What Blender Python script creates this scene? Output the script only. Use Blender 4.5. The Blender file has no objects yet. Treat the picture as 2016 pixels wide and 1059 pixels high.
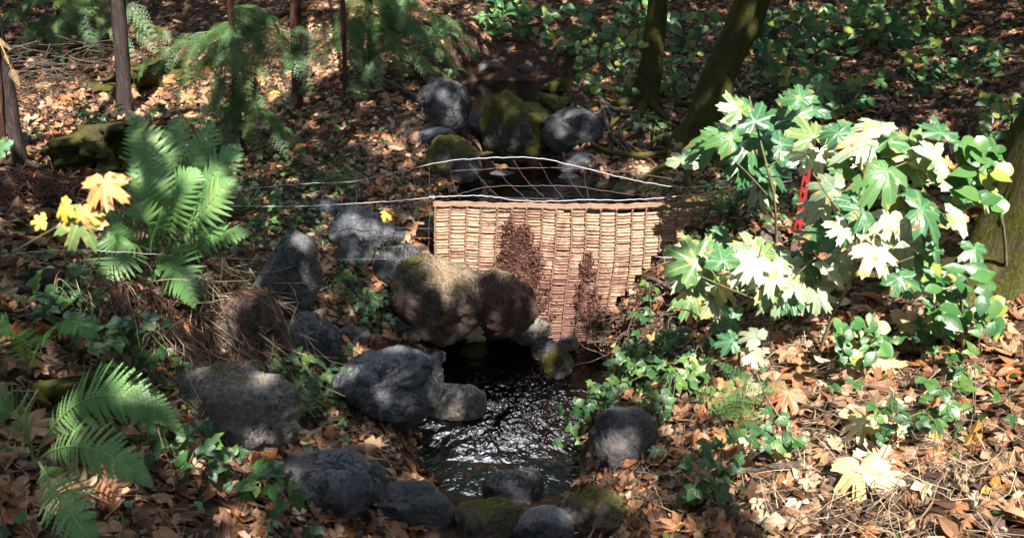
import bpy, math, random
import numpy as np
from mathutils import Vector, Matrix, noise as mnoise
R = math.radians
random.seed(7); rng = np.random.default_rng(11)
scene = bpy.context.scene
col = scene.collection

# ------------------------------------------------------------------ camera
CAMZ, PITCH, F = 2.6, R(25), 1582.0
cd = bpy.data.cameras.new('camera'); cam = bpy.data.objects.new('camera', cd); col.objects.link(cam)
cam.location = (0, 0, CAMZ); cam.rotation_euler = (R(90) - PITCH, 0, 0)
cd.sensor_width = 36; cd.lens = F / 2016 * 36; cd.clip_start = .02; cd.clip_end = 500
cd.dof.use_dof = True; cd.dof.focus_distance = 4.4; cd.dof.aperture_fstop = 7.0
scene.camera = cam
# ------------------------------------------------------------------ light
SUN = Vector((.17, -.55, .80)).normalized()
world = bpy.data.worlds.new('World'); scene.world = world; world.use_nodes = True
wn = world.node_tree.nodes; wl = world.node_tree.links
sky = wn.new('ShaderNodeTexSky'); sky.sky_type = 'NISHITA'; sky.sun_disc = False
sky.sun_elevation = math.asin(SUN.z); sky.sun_rotation = math.atan2(SUN.x, SUN.y)
bg = wn['Background']; bg.inputs['Strength'].default_value = .15
# bright white patch added to the unseen sky to put glints on the pool
tcw = wn.new('ShaderNodeTexCoord'); dt = wn.new('ShaderNodeVectorMath'); dt.operation = 'DOT_PRODUCT'
wl.new(tcw.outputs['Generated'], dt.inputs[0]); dt.inputs[1].default_value = Vector((-.04, .44, .90)).normalized()
nzw = wn.new('ShaderNodeTexNoise'); nzw.inputs['Scale'].default_value = 6; nzw.inputs['Detail'].default_value = 6; wl.new(tcw.outputs['Generated'], nzw.inputs['Vector'])
ad = wn.new('ShaderNodeMath'); ad.operation = 'MULTIPLY_ADD'; ad.inputs[1].default_value = .12; wl.new(nzw.outputs[0], ad.inputs[0]); wl.new(dt.outputs['Value'], ad.inputs[2])
rw = wn.new('ShaderNodeValToRGB'); rw.color_ramp.elements[0].position = 1.025 / 1.4; rw.color_ramp.elements[1].position = 1.045 / 1.4
dv = wn.new('ShaderNodeMath'); dv.operation = 'DIVIDE'; dv.inputs[1].default_value = 1.4; wl.new(ad.outputs[0], dv.inputs[0]); wl.new(dv.outputs[0], rw.inputs[0])
mw = wn.new('ShaderNodeMix'); mw.data_type = 'RGBA'; wl.new(rw.outputs[0], mw.inputs[0]); wl.new(sky.outputs[0], mw.inputs[6]); mw.inputs[7].default_value = (30, 30, 31, 1)
wl.new(mw.outputs[2], bg.inputs['Color'])
sd = bpy.data.lights.new('sun', 'SUN'); sd.energy = 5.0; sd.angle = R(.5); sd.color = (1, .94, .86)
so = bpy.data.objects.new('sun', sd); col.objects.link(so)
so.rotation_euler = SUN.to_track_quat('Z', 'Y').to_euler()
scene.view_settings.view_transform = 'Standard'; scene.view_settings.look = 'None'
scene.view_settings.gamma = 1; scene.view_settings.exposure = 1.78

# ------------------------------------------------------------------ image <-> world helpers
SP, CP = math.sin(PITCH), math.cos(PITCH)
def ray(px, py):
    a, b = (px - 1008) / F, -(py - 529.5) / F
    return Vector((a, CP + b * SP, -SP + b * CP))
def at(px, py, Y):
    d = ray(px, py); return Vector((0, 0, CAMZ)) + d * (Y / d.y)
def depth_of(p): return p[1] * CP + (CAMZ - p[2]) * SP
def proj(x, y, z):
    dd = y * CP + (CAMZ - z) * SP
    return 1008 + F * x / dd, 529.5 - F * (y * SP - (CAMZ - z) * CP) / dd

# ------------------------------------------------------------------ terrain function
ctrl = []
for px, py, Y in [
    (100,150,8.5),(350,250,6.5),(60,700,2.3),(600,250,6.5),(750,260,6.2),(820,370,5.5),(650,480,4.7),(450,480,4.3),
    (250,600,3.0),(400,700,3.1),(600,600,3.9),(620,750,3.3),(450,800,2.75),(730,740,3.6),(800,610,4.4),(840,450,4.75),
    (300,850,2.2),(0,1059,1.6),(350,1059,1.8),(600,1000,2.35),(200,400,4.3),(0,300,5.6),(60,480,3.5),
    (1400,430,4.75),(1385,415,4.58),(1300,510,4.55),(1250,575,4.5),(1190,650,4.5),(1350,650,3.9),(1500,600,3.75),(1500,750,3.1),
    (1300,850,3.0),(1190,820,3.25),(1700,700,3.0),(1600,900,2.4),(1800,1000,2.0),(1230,1059,2.4),(1600,1059,2.1),(2016,1059,1.8),
    (1900,700,2.9),(1950,560,3.6),(1600,450,4.75),(1450,350,5.7),(1300,250,6.3),(1400,200,6.9),(1300,110,8.4),(1700,100,8.0),
    (1950,150,6.6),(2016,300,5.0),(1010,40,9.3),(700,100,8.2),(400,80,8.8),(0,30,9.2),(860,120,7.7),(1800,250,5.9),(760,470,4.6)]:
    p = at(px, py, Y); ctrl.append((p.x, p.y, p.z))
ctrl += [(-8,12,2.3),(8,12,2.4),(0,14,2.7),(-13,18,4.5),(13,18,4.6),(0,20,5.0),(-6,4,1.7),(6,4,1.9),(-7,8,1.8),(7,8,2.0),
         (0,0,.9),(-3,-1,1.2),(3,-1,1.2),(0,-6,1.3),(-8,-4,1.8),(8,-4,1.8),(-15,5,3.5),(15,5,3.5),(0,1.4,.55),(-.1,11,1.75)]
C = np.array(ctrl)
def U(r2): return .5 * r2 * np.log(r2 + 1e-9)
n = len(C)
A = np.zeros((n + 3, n + 3))
d2 = (C[:, None, 0] - C[None, :, 0]) ** 2 + (C[:, None, 1] - C[None, :, 1]) ** 2
A[:n, :n] = U(d2) + np.eye(n) * .06; A[:n, n] = 1; A[:n, n+1:] = C[:, :2]; A[n, :n] = 1; A[n+1:, :n] = C[:, :2].T
W = np.linalg.solve(A, np.concatenate([C[:, 2], [0, 0, 0]]))
_perm = rng.random((64, 64))
def vnoise(x, y):
    xi, yi = np.floor(x).astype(int), np.floor(y).astype(int); fx, fy = x - xi, y - yi
    fx = fx * fx * (3 - 2 * fx); fy = fy * fy * (3 - 2 * fy)
    g = lambda i, j: _perm[i & 63, j & 63]
    return (g(xi, yi) * (1 - fx) + g(xi + 1, yi) * fx) * (1 - fy) + (g(xi, yi + 1) * (1 - fx) + g(xi + 1, yi + 1) * fx) * fy
def fbm(x, y, o=4):
    s = 0; a = .5
    for i in range(o): s = s + a * (vnoise(x + 17 * i, y + 31 * i) - .5); x = x * 2.03; y = y * 2.03; a *= .5
    return s
CY = [-5, 1.6, 2.75, 3.2, 4.0, 4.47, 4.56, 5.3, 5.9, 6.6, 7.6, 8.3, 8.95, 11, 30]
CX = [-.1, -.1, -.1, -.03, 0, .05, .15, .2, .08, 0, -.05, .02, .05, 0, 0]
CB = [.9, .55, .22, -.14, -.2, -.12, .62, .58, .62, .70, .64, .66, .98, 1.7, 6]
CW = [.1, .2, .25, .34, .42, .45, .45, .40, .33, .35, .52, .5, .35, .1, .1]
def height(x, y, detail=True):
    x = np.atleast_1d(np.asarray(x, float)); y = np.atleast_1d(np.asarray(y, float)); sh = x.shape
    xf, yf = x.ravel(), y.ravel(); z = np.empty_like(xf)
    for s in range(0, len(xf), 20000):
        a, b = xf[s:s+20000], yf[s:s+20000]
        z[s:s+20000] = U((a[:, None] - C[:, 0]) ** 2 + (b[:, None] - C[:, 1]) ** 2) @ W[:n] + W[n] + W[n+1] * a + W[n+2] * b
    xc = np.interp(yf, CY, CX) + .06 * np.sin(yf * 5); w = np.interp(yf, CY, CW); bz = np.interp(yf, CY, CB)
    t = np.clip((w + .25 - np.abs(xf - xc)) / .32, 0, 1); t = t * t * (3 - 2 * t)
    bz = np.minimum(bz, z + .05)
    z = z * (1 - t) + bz * t
    if detail: z = z + fbm(xf * 1.3, yf * 1.3) * .16 * (1 - .6 * t) + fbm(xf * 9, yf * 9, 3) * .045
    return z.reshape(sh)
def H(x, y): return float(height([x], [y])[0])
def ground_at(px, py):
    d = ray(px, py); ts = np.linspace(1.2, 22, 500)
    xs, ys, zs = d.x * ts, d.y * ts, CAMZ + d.z * ts
    below = np.where(zs < height(xs, ys))[0]
    if not len(below): return Vector((xs[-1], ys[-1], zs[-1]))
    i = below[0]; a, b = (ts[i-1] if i else ts[0]), ts[i]
    t = np.linspace(a, b, 12); k = np.where(CAMZ + d.z * t < height(d.x * t, d.y * t))[0]
    t = t[k[0]] if len(k) else b
    return Vector((d.x * t, d.y * t, CAMZ + d.z * t))
def normal_at(x, y, e=.06):
    dx = (height(x + e, y) - height(x - e, y)) / (2 * e); dy = (height(x, y + e) - height(x, y - e)) / (2 * e)
    N = np.stack([-dx, -dy, np.ones_like(dx)], -1); return N / np.linalg.norm(N, axis=-1, keepdims=True)

# ------------------------------------------------------------------ materials
def mat(name):
    m = bpy.data.materials.new(name); m.use_nodes = True
    return m, m.node_tree.nodes, m.node_tree.links, m.node_tree.nodes['Principled BSDF']
def ramp(N, pts, interp='LINEAR'):
    r = N.new('ShaderNodeValToRGB'); e = r.color_ramp.elements; r.color_ramp.interpolation = interp
    while len(e) > 1: e.remove(e[-1])
    e[0].position = pts[0][0]; e[0].color = (*pts[0][1], 1)
    for p, c in pts[1:]:
        x = e.new(p); x.color = (*c, 1)
    return r
def g(v): return (v, v, v)
def tex_noise(N, L, vec, scale, detail=4, rough=.6, dist=0):
    t = N.new('ShaderNodeTexNoise'); t.inputs['Scale'].default_value = scale; t.inputs['Detail'].default_value = detail
    t.inputs['Roughness'].default_value = rough; t.inputs['Distortion'].default_value = dist
    L.new(vec, t.inputs['Vector']); return t
def mix(N, L, fac, a, b, mode='MIX'):
    m = N.new('ShaderNodeMix'); m.data_type = 'RGBA'; m.blend_type = mode
    for s, v in ((m.inputs[0], fac), (m.inputs[6], a), (m.inputs[7], b)):
        if isinstance(v, (int, float)): s.default_value = v
        elif isinstance(v, tuple): s.default_value = (*v, 1)
        else: L.new(v, s)
    return m.outputs[2]
def math_n(N, L, op, a, b=None, c=None, clamp=False):
    m = N.new('ShaderNodeMath'); m.operation = op; m.use_clamp = clamp
    for i, v in enumerate((a, b, c)):
        if v is None: continue
        if isinstance(v, (int, float)): m.inputs[i].default_value = v
        else: L.new(v, m.inputs[i])
    return m.outputs[0]
def bump(N, L, h, P, strength=.5, dist=.01):
    b = N.new('ShaderNodeBump'); b.inputs['Strength'].default_value = strength; b.inputs['Distance'].default_value = dist
    L.new(h, b.inputs['Height']); L.new(b.outputs[0], P.inputs['Normal']); return b
def coords(N, kind='Object'):
    return N.new('ShaderNodeTexCoord').outputs[kind]
def attr(N, name, out='Fac'):
    a = N.new('ShaderNodeAttribute'); a.attribute_name = name; return a.outputs[out]

def leaf_material(name, pts, rough=.5, trans=.3, interp='LINEAR', spots=None, vein=None, spec=.5, noise_amt=.35, objrand=False):
    """colour by per-leaf random value, blotches by position inside the leaf, light passing through"""
    m, N, L, P = mat(name)
    if objrand: rv = N.new('ShaderNodeObjectInfo').outputs['Random']
    else: rv = attr(N, 'rnd')
    r = ramp(N, pts, interp); L.new(rv, r.inputs[0])
    co = attr(N, 'luv', 'Vector')
    off = N.new('ShaderNodeVectorMath'); off.operation = 'MULTIPLY_ADD'
    comb = N.new('ShaderNodeCombineXYZ'); L.new(math_n(N, L, 'MULTIPLY', rv, 37.0), comb.inputs[2])
    off.inputs[1].default_value = (1, 1, 1); L.new(co, off.inputs[0]); L.new(comb.outputs[0], off.inputs[2])
    nz = tex_noise(N, L, off.outputs[0], 3.0, 4, .65)
    c = mix(N, L, math_n(N, L, 'MULTIPLY', math_n(N, L, 'SUBTRACT', nz.outputs[0], .35, clamp=True), noise_amt * 3, clamp=True), r.outputs[0],
            mix(N, L, 1.0, r.outputs[0], (.45, .38, .33), 'MULTIPLY'))
    if spots:
        n2 = tex_noise(N, L, off.outputs[0], spots[1], 3, .5, .4)
        k = ramp(N, [(spots[2], g(0)), (spots[2] + .06, g(1))]); L.new(n2.outputs[0], k.inputs[0])
        c = mix(N, L, k.outputs[0], c, spots[0])
        if len(spots) > 3:
            n3 = tex_noise(N, L, off.outputs[0], 9, 2, .5)
            k3 = ramp(N, [(.58, g(0)), (.64, g(1))]); L.new(n3.outputs[0], k3.inputs[0])
            c = mix(N, L, math_n(N, L, 'MULTIPLY', k3.outputs[0], k.outputs[0]), c, spots[3])
    if vein:
        # five palmate veins with side veins, from the angle about the leaf base
        sep = N.new('ShaderNodeSeparateXYZ'); L.new(co, sep.inputs[0])
        ang = math_n(N, L, 'ARCTAN2', sep.outputs[0], sep.outputs[1])
        rad = math_n(N, L, 'SQRT', math_n(N, L, 'ADD', math_n(N, L, 'MULTIPLY', sep.outputs[0], sep.outputs[0]), math_n(N, L, 'MULTIPLY', sep.outputs[1], sep.outputs[1])))
        fr = math_n(N, L, 'PINGPONG', ang, .39)      # radians; veins every ~45 degrees
        dist = math_n(N, L, 'MULTIPLY', fr, rad)
        side = math_n(N, L, 'PINGPONG', math_n(N, L, 'SUBTRACT', math_n(N, L, 'MULTIPLY', rad, .8), dist), .06)
        k = ramp(N, [(.008, g(1)), (.024, g(0))]); L.new(dist, k.inputs[0])
        k2 = ramp(N, [(.0, g(.6)), (.012, g(0))]); L.new(side, k2.inputs[0])
        v = math_n(N, L, 'MAXIMUM', k.outputs[0], k2.outputs[0])
        c = mix(N, L, math_n(N, L, 'MULTIPLY', v, .55), c, vein)
        bump(N, L, math_n(N, L, 'ADD', math_n(N, L, 'MULTIPLY', v, -.5), nz.outputs[0]), P, .5, .004)
    else:
        bump(N, L, nz.outputs[0], P, .5, .006)
    L.new(c, P.inputs['Base Color']); P.inputs['Roughness'].default_value = rough; P.inputs['Specular IOR Level'].default_value = spec
    tr = N.new('ShaderNodeBsdfTranslucent'); L.new(mix(N, L, 1.0, c, (1.15, 1.1, .75), 'MULTIPLY'), tr.inputs[0])
    ms = N.new('ShaderNodeMixShader'); ms.inputs[0].default_value = trans
    out = N['Material Output']; L.new(P.outputs[0], ms.inputs[1]); L.new(tr.outputs[0], ms.inputs[2]); L.new(ms.outputs[0], out.inputs[0])
    return m

BROWN = [(0, (.045,.022,.013)), (.18, (.11,.05,.025)), (.36, (.21,.085,.035)), (.5, (.34,.125,.04)), (.62, (.22,.115,.06)),
         (.76, (.38,.21,.11)), (.9, (.50,.34,.21)), (.97, (.38,.12,.035)), (1, (.58,.42,.06))]
M_litter = leaf_material('dry leaf', BROWN, .55, .22)
M_fallen = leaf_material('fallen maple leaf', [(0, (.30,.11,.045)), (.35, (.40,.19,.09)), (.6, (.22,.10,.055)), (1, (.5,.34,.21))], .5, .25, vein=(.45,.3,.15), objrand=True)
M_cream = leaf_material('cream maple leaf', [(0, (.62,.52,.24)), (1, (.66,.5,.32))], .5, .25, vein=(.7,.6,.35), noise_amt=.2, objrand=True)
M_yellow = leaf_material('yellow maple leaf', [(0, (.62,.44,.04)), (1, (.68,.55,.10))], .5, .3, vein=(.7,.6,.2), noise_amt=.2, objrand=True)
M_orange = leaf_material('orange maple leaf', [(0, (.62,.28,.06)), (1, (.66,.36,.14))], .5, .35, vein=(.7,.5,.2), spots=((.2,.08,.04), 5, .58), objrand=True)
M_frag = leaf_material('leaf fragments', [(0,(.035,.022,.016)),(.3,(.09,.05,.03)),(.6,(.19,.10,.055)),(.85,(.30,.19,.11)),(1,(.42,.32,.22))], .7, .1)
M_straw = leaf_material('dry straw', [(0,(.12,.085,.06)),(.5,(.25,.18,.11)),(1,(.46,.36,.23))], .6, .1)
M_cover = leaf_material('ground cover leaf', [(0,(.022,.06,.018)),(.5,(.04,.10,.024)),(.85,(.06,.16,.045)),(1,(.13,.2,.04))], .4, .25)
M_bramble = leaf_material('bramble leaf', [(0,(.026,.08,.024)),(.6,(.042,.115,.03)),(1,(.09,.17,.035))], .38, .25)
M_fern = leaf_material('fern blade', [(0,(.085,.20,.06)),(.6,(.14,.29,.10)),(.93,(.22,.37,.12)),(1,(.32,.28,.08))], .45, .3, noise_amt=.15)
M_ferntan = leaf_material('fern blade lime', [(0,(.08,.24,.05)),(1,(.16,.32,.07))], .45, .35, noise_amt=.15)
M_cedar = leaf_material('cedar spray', [(0,(.045,.11,.035)),(.6,(.085,.19,.055)),(1,(.17,.25,.06))], .5, .3, noise_amt=.2)
M_cedardry = leaf_material('dry cedar spray', [(0,(.30,.16,.07)),(1,(.50,.33,.17))], .6, .2)
M_hazel = leaf_material('hazel leaf', [(0,(.03,.11,.03)),(.5,(.06,.17,.045)),(.9,(.12,.24,.06)),(1,(.25,.30,.05))], .36, .35, noise_amt=.15)
M_mapleG = leaf_material('maple leaf green', [(0,(.04,.125,.058)),(.6,(.06,.17,.06)),(1,(.10,.21,.06))], .34, .25, vein=(.14,.26,.13), spots=((.42,.28,.12), 4.5, .62, (.25,.07,.04)), noise_amt=.12, objrand=True)
M_mapleP = leaf_material('maple leaf pale', [(0,(.20,.28,.17)),(.45,(.40,.45,.31)),(1,(.56,.58,.45))], .32, .25, vein=(.12,.22,.09), spots=((.48,.38,.16), 4, .57, (.33,.11,.05)), noise_amt=.1, spec=.6, objrand=True)  # whitened as if in sun, the sheen is put into the leaf colour
M_mapleS = leaf_material('maple leaf spotted', [(0,(.09,.20,.07)),(1,(.24,.30,.10))], .36, .28, vein=(.34,.42,.16), spots=((.50,.40,.14), 3.2, .55, (.30,.09,.045)), noise_amt=.1, objrand=True)
M_mapleT = leaf_material('maple leaf turned', [(0,(.62,.48,.10)),(1,(.66,.36,.12))], .42, .35, vein=(.6,.5,.2), spots=((.40,.16,.07), 5, .55), noise_amt=.1, objrand=True)
M_canopy = leaf_material('canopy leaf', [(0,(.04,.11,.03)),(1,(.10,.2,.05))], .5, .12)
M_grass = leaf_material('grass blade', [(0,(.06,.14,.03)),(.5,(.14,.22,.05)),(1,(.4,.34,.16))], .5, .25)
M_stalk_silhouette = leaf_material('dry stalk and shadow weed', [(0,(.06,.022,.016)),(.7,(.11,.042,.028)),(1,(.19,.09,.055))], .7, .05)

def bark(name, base, dark, moss=0.0, mosscol=(.10,.105,.018)):
    m, N, L, P = mat(name); co = coords(N)
    mp = N.new('ShaderNodeMapping'); mp.inputs['Scale'].default_value = (1, 1, .22); L.new(co, mp.inputs[0])
    n1 = tex_noise(N, L, mp.outputs[0], 38, 6, .7, .6); n2 = tex_noise(N, L, co, 5, 5, .65)
    c = ramp(N, [(.32, dark), (.68, base)]); L.new(n1.outputs[0], c.inputs[0]); cc = c.outputs[0]
    if moss:
        n3 = tex_noise(N, L, co, 60, 3, .7)
        mc = ramp(N, [(.3, tuple(v * .35 for v in mosscol)), (.7, mosscol)]); L.new(n3.outputs[0], mc.inputs[0])
        k = ramp(N, [(1 - moss - .12, g(0)), (1 - moss + .05, g(1))]); L.new(n2.outputs[0], k.inputs[0])
        cc = mix(N, L, k.outputs[0], cc, mc.outputs[0])
    L.new(cc, P.inputs['Base Color']); P.inputs['Roughness'].default_value = .9; P.inputs['Specular IOR Level'].default_value = .2
    bump(N, L, n1.outputs[0], P, .9, .02); return m
M_bark = bark('dark conifer bark', (.075,.055,.05), (.018,.014,.014))
M_redbark = bark('reddish conifer bark', (.12,.055,.038), (.03,.014,.012))
M_mossbark = bark('mossy bark', (.085,.065,.04), (.02,.015,.01), .56, (.085,.083,.017))
M_mossy = bark('deep moss', (.07,.052,.03), (.02,.016,.01), .54, (.085,.085,.016))
M_root = bark('grey root', (.17,.13,.10), (.045,.035,.03))
M_twig = bark('pale twig', (.30,.22,.16), (.11,.08,.06))
M_stem = bark('green brown stem', (.22,.20,.10), (.11,.09,.05))

def rock(name, a, b, moss=0.0, lichen=.1, mosscol=(.19,.18,.035)):
    m, N, L, P = mat(name); co0 = coords(N); oi = N.new('ShaderNodeObjectInfo')
    add = N.new('ShaderNodeVectorMath'); add.operation = 'ADD'; L.new(co0, add.inputs[0])
    cb = N.new('ShaderNodeCombineXYZ'); r10 = math_n(N, L, 'MULTIPLY', oi.outputs['Random'], 50)
    for i in range(3): L.new(r10, cb.inputs[i])
    L.new(cb.outputs[0], add.inputs[1]); co = add.outputs[0]
    n1 = tex_noise(N, L, co, 7, 8, .68, .5); n2 = tex_noise(N, L, co, 55, 5, .75); n3 = tex_noise(N, L, co, 2.6, 4, .6)
    c = ramp(N, [(.30, a), (.5, tuple((x + y) / 2 for x, y in zip(a, b))), (.70, b)]); L.new(n1.outputs[0], c.inputs[0])
    sp = ramp(N, [(.35, g(.55)), (.6, g(1.25))]); L.new(n2.outputs[0], sp.inputs[0])
    cc = mix(N, L, 1.0, c.outputs[0], sp.outputs[0], 'MULTIPLY')
    k = ramp(N, [(.60, g(0)), (.68, g(1))]); n4 = tex_noise(N, L, co, 16, 6, .75, .8); L.new(n4.outputs[0], k.inputs[0])
    cc = mix(N, L, math_n(N, L, 'MULTIPLY', k.outputs[0], lichen * 4, clamp=True), cc, (.33, .33, .29))
    rust = ramp(N, [(.5, g(0)), (.7, g(1))]); L.new(n3.outputs[0], rust.inputs[0])
    cc = mix(N, L, math_n(N, L, 'MULTIPLY', rust.outputs[0], .35), cc, (.15, .11, .075))
    hh = math_n(N, L, 'ADD', math_n(N, L, 'MULTIPLY', n2.outputs[0], .35), n1.outputs[0])
    vo = N.new('ShaderNodeTexVoronoi'); vo.feature = 'DISTANCE_TO_EDGE'; vo.inputs['Scale'].default_value = 3.2
    wv = N.new('ShaderNodeVectorMath'); wv.operation = 'MULTIPLY_ADD'; L.new(n1.outputs['Color'], wv.inputs[0]); wv.inputs[1].default_value = (.45, .45, .45); L.new(co, wv.inputs[2]); L.new(wv.outputs[0], vo.inputs['Vector'])
    kc = ramp(N, [(0, g(0)), (.03, g(1))]); L.new(vo.outputs['Distance'], kc.inputs[0]); hh = math_n(N, L, 'ADD', hh, math_n(N, L, 'MULTIPLY', kc.outputs[0], .5))
    cc = mix(N, L, math_n(N, L, 'MULTIPLY_ADD', kc.outputs[0], -.35, .35), cc, (.025, .022, .02))
    if moss:
        ge = N.new('ShaderNodeNewGeometry'); sp2 = N.new('ShaderNodeSeparateXYZ'); L.new(ge.outputs['Normal'], sp2.inputs[0])
        v = math_n(N, L, 'ADD', math_n(N, L, 'MULTIPLY', sp2.outputs[2], .28), n3.outputs[0])
        v = math_n(N, L, 'ADD', v, math_n(N, L, 'MULTIPLY', n4.outputs[0], .35))
        k2 = ramp(N, [(1.13 - moss * .5, g(0)), (1.2 - moss * .5, g(1))])
        L.new(math_n(N, L, 'MULTIPLY', v, 1.0), k2.inputs[0])
        n5 = tex_noise(N, L, co, 90, 3, .7)
        mc = ramp(N, [(.3, tuple(x * .3 for x in mosscol)), (.7, mosscol)]); L.new(n5.outputs[0], mc.inputs[0])
        cc = mix(N, L, k2.outputs[0], cc, mc.outputs[0])
        hh = math_n(N, L, 'ADD', hh, math_n(N, L, 'MULTIPLY', n5.outputs[0], k2.outputs[0]))
        rr = mix(N, L, k2.outputs[0], g(.6), g(.95)); L.new(rr, P.inputs['Roughness'])
    else: P.inputs['Roughness'].default_value = .6
    L.new(cc, P.inputs['Base Color']); P.inputs['Specular IOR Level'].default_value = .35
    bump(N, L, hh, P, 1.0, .05); return m
RK = {'grey': rock('grey stone', (.068,.074,.088), (.19,.196,.215), .22, .09),
      'pale': rock('pale stone', (.12,.112,.105), (.30,.28,.255), .12, .15),
      'dark': rock('dark wet stone', (.045,.047,.055), (.12,.12,.125), 0, .03),
      'brown': rock('brown stone', (.09,.07,.058), (.22,.165,.13), .5, .05),
      'red': rock('reddish stone', (.055,.03,.026), (.14,.075,.06), 0, .04),
      'mossy': rock('mossy stone', (.045,.045,.05), (.12,.115,.11), .98, .06),
      'moss': rock('moss covered stone', (.04,.04,.04), (.10,.10,.09), 1.35, .02)}

m, N, L, P = mat('forest soil'); M_soil = m; co = coords(N)
n1 = tex_noise(N, L, co, 3, 6, .7); n2 = tex_noise(N, L, co, 45, 6, .8); vo = N.new('ShaderNodeTexVoronoi'); vo.inputs['Scale'].default_value = 26; L.new(co, vo.inputs[0])
c = ramp(N, [(.3, (.028,.018,.013)), (.55, (.07,.042,.028)), (.75, (.13,.08,.05))]); L.new(n2.outputs[0], c.inputs[0])
c2 = ramp(N, [(0, (.05,.03,.02)), (.4, (.13,.06,.03)), (.8, (.2,.12,.07))], 'CONSTANT'); sx = N.new('ShaderNodeSeparateColor'); L.new(vo.outputs['Color'], sx.inputs[0]); L.new(sx.outputs[0], c2.inputs[0])
k = ramp(N, [(.42, g(0)), (.6, g(.7))]); L.new(n1.outputs[0], k.inputs[0])
L.new(mix(N, L, k.outputs[0], c.outputs[0], c2.outputs[0]), P.inputs['Base Color']); P.inputs['Roughness'].default_value = .95; P.inputs['Specular IOR Level'].default_value = .2
bump(N, L, n2.outputs[0], P, 1, .03)

m, N, L, P = mat('creek water'); M_water = m; co = coords(N)
mp = N.new('ShaderNodeMapping'); mp.inputs['Scale'].default_value = (1, .8, 1); L.new(co, mp.inputs[0])
n1 = tex_noise(N, L, mp.outputs[0], 6, 2, .5, 1.0); n2 = tex_noise(N, L, mp.outputs[0], 22, 2, .5, 1.5); n3 = tex_noise(N, L, co, 2.3, 3, .5)
hh = math_n(N, L, 'ADD', math_n(N, L, 'MULTIPLY', n1.outputs[0], 1.0), math_n(N, L, 'MULTIPLY', n2.outputs[0], math_n(N, L, 'MULTIPLY', n3.outputs[0], .8)))
vd = N.new('ShaderNodeVectorMath'); vd.operation = 'DISTANCE'; L.new(co, vd.inputs[0]); vd.inputs[1].default_value = (.0, 3.85, 0)
rf = ramp(N, [(.18, g(1)), (.62, g(.13))]); L.new(math_n(N, L, 'MULTIPLY_ADD', n3.outputs[0], .35, math_n(N, L, 'SUBTRACT', vd.outputs['Value'], .17)), rf.inputs[0])
hh = math_n(N, L, 'MULTIPLY', hh, rf.outputs[0])
b = N.new('ShaderNodeBump'); b.inputs['Strength'].default_value = 1; b.inputs['Distance'].default_value = .05; L.new(hh, b.inputs['Height'])
gl = N.new('ShaderNodeBsdfGlossy'); gl.inputs['Roughness'].default_value = .03; L.new(b.outputs[0], gl.inputs['Normal'])
tr = N.new('ShaderNodeBsdfTransparent'); tr.inputs[0].default_value = (.12, .075, .04, 1)
fr = N.new('ShaderNodeFresnel'); fr.inputs[0].default_value = 1.9; L.new(b.outputs[0], fr.inputs['Normal'])
ms = N.new('ShaderNodeMixShader'); L.new(fr.outputs[0], ms.inputs[0]); L.new(tr.outputs[0], ms.inputs[1]); L.new(gl.outputs[0], ms.inputs[2])
L.new(ms.outputs[0], N['Material Output'].inputs[0]); N.remove(P)

def simple(name, colr, rough=.6, metal=0, nscale=60, bs=.4, var=.5, bd=.004):
    m, N, L, P = mat(name); co = coords(N); nz = tex_noise(N, L, co, nscale, 5, .7)
    c = ramp(N, [(.3, tuple(v * (1 - var) for v in colr)), (.65, colr)]); L.new(nz.outputs[0], c.inputs[0])
    L.new(c.outputs[0], P.inputs['Base Color']); P.inputs['Roughness'].default_value = rough; P.inputs['Metallic'].default_value = metal
    bump(N, L, nz.outputs[0], P, bs, bd); return m
M_wire = simple('galvanised wire', (.55,.53,.56), .5, .2, 40, .2, .3)
M_rust = simple('rusty wire', (.33,.2,.16), .7, .3, 60, .3)
M_post = simple('red painted steel', (.36,.035,.03), .55, .1, 30, .4, .6)
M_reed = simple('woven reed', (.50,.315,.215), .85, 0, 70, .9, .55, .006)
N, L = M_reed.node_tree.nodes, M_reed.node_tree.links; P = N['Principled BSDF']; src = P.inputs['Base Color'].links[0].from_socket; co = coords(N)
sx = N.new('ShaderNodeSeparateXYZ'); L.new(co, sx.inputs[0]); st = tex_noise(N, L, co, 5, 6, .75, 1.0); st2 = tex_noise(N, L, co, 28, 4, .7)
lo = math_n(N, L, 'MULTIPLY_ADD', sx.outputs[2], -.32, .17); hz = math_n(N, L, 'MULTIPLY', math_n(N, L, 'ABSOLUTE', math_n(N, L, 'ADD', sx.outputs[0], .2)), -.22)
v = math_n(N, L, 'ADD', math_n(N, L, 'ADD', st.outputs[0], lo), math_n(N, L, 'MULTIPLY_ADD', st2.outputs[0], .25, hz))  # plant shadows on the screen put into the reed colour as dark blotches
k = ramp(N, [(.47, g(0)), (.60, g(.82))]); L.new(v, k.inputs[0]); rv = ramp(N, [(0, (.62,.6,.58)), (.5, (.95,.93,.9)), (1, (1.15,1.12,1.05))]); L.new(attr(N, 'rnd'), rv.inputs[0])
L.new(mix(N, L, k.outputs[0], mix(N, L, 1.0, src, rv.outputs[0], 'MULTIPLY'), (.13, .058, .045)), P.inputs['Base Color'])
M_cord = simple('twisted cord', (.24,.145,.095), .9, 0, 120, .8, .5)

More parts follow.
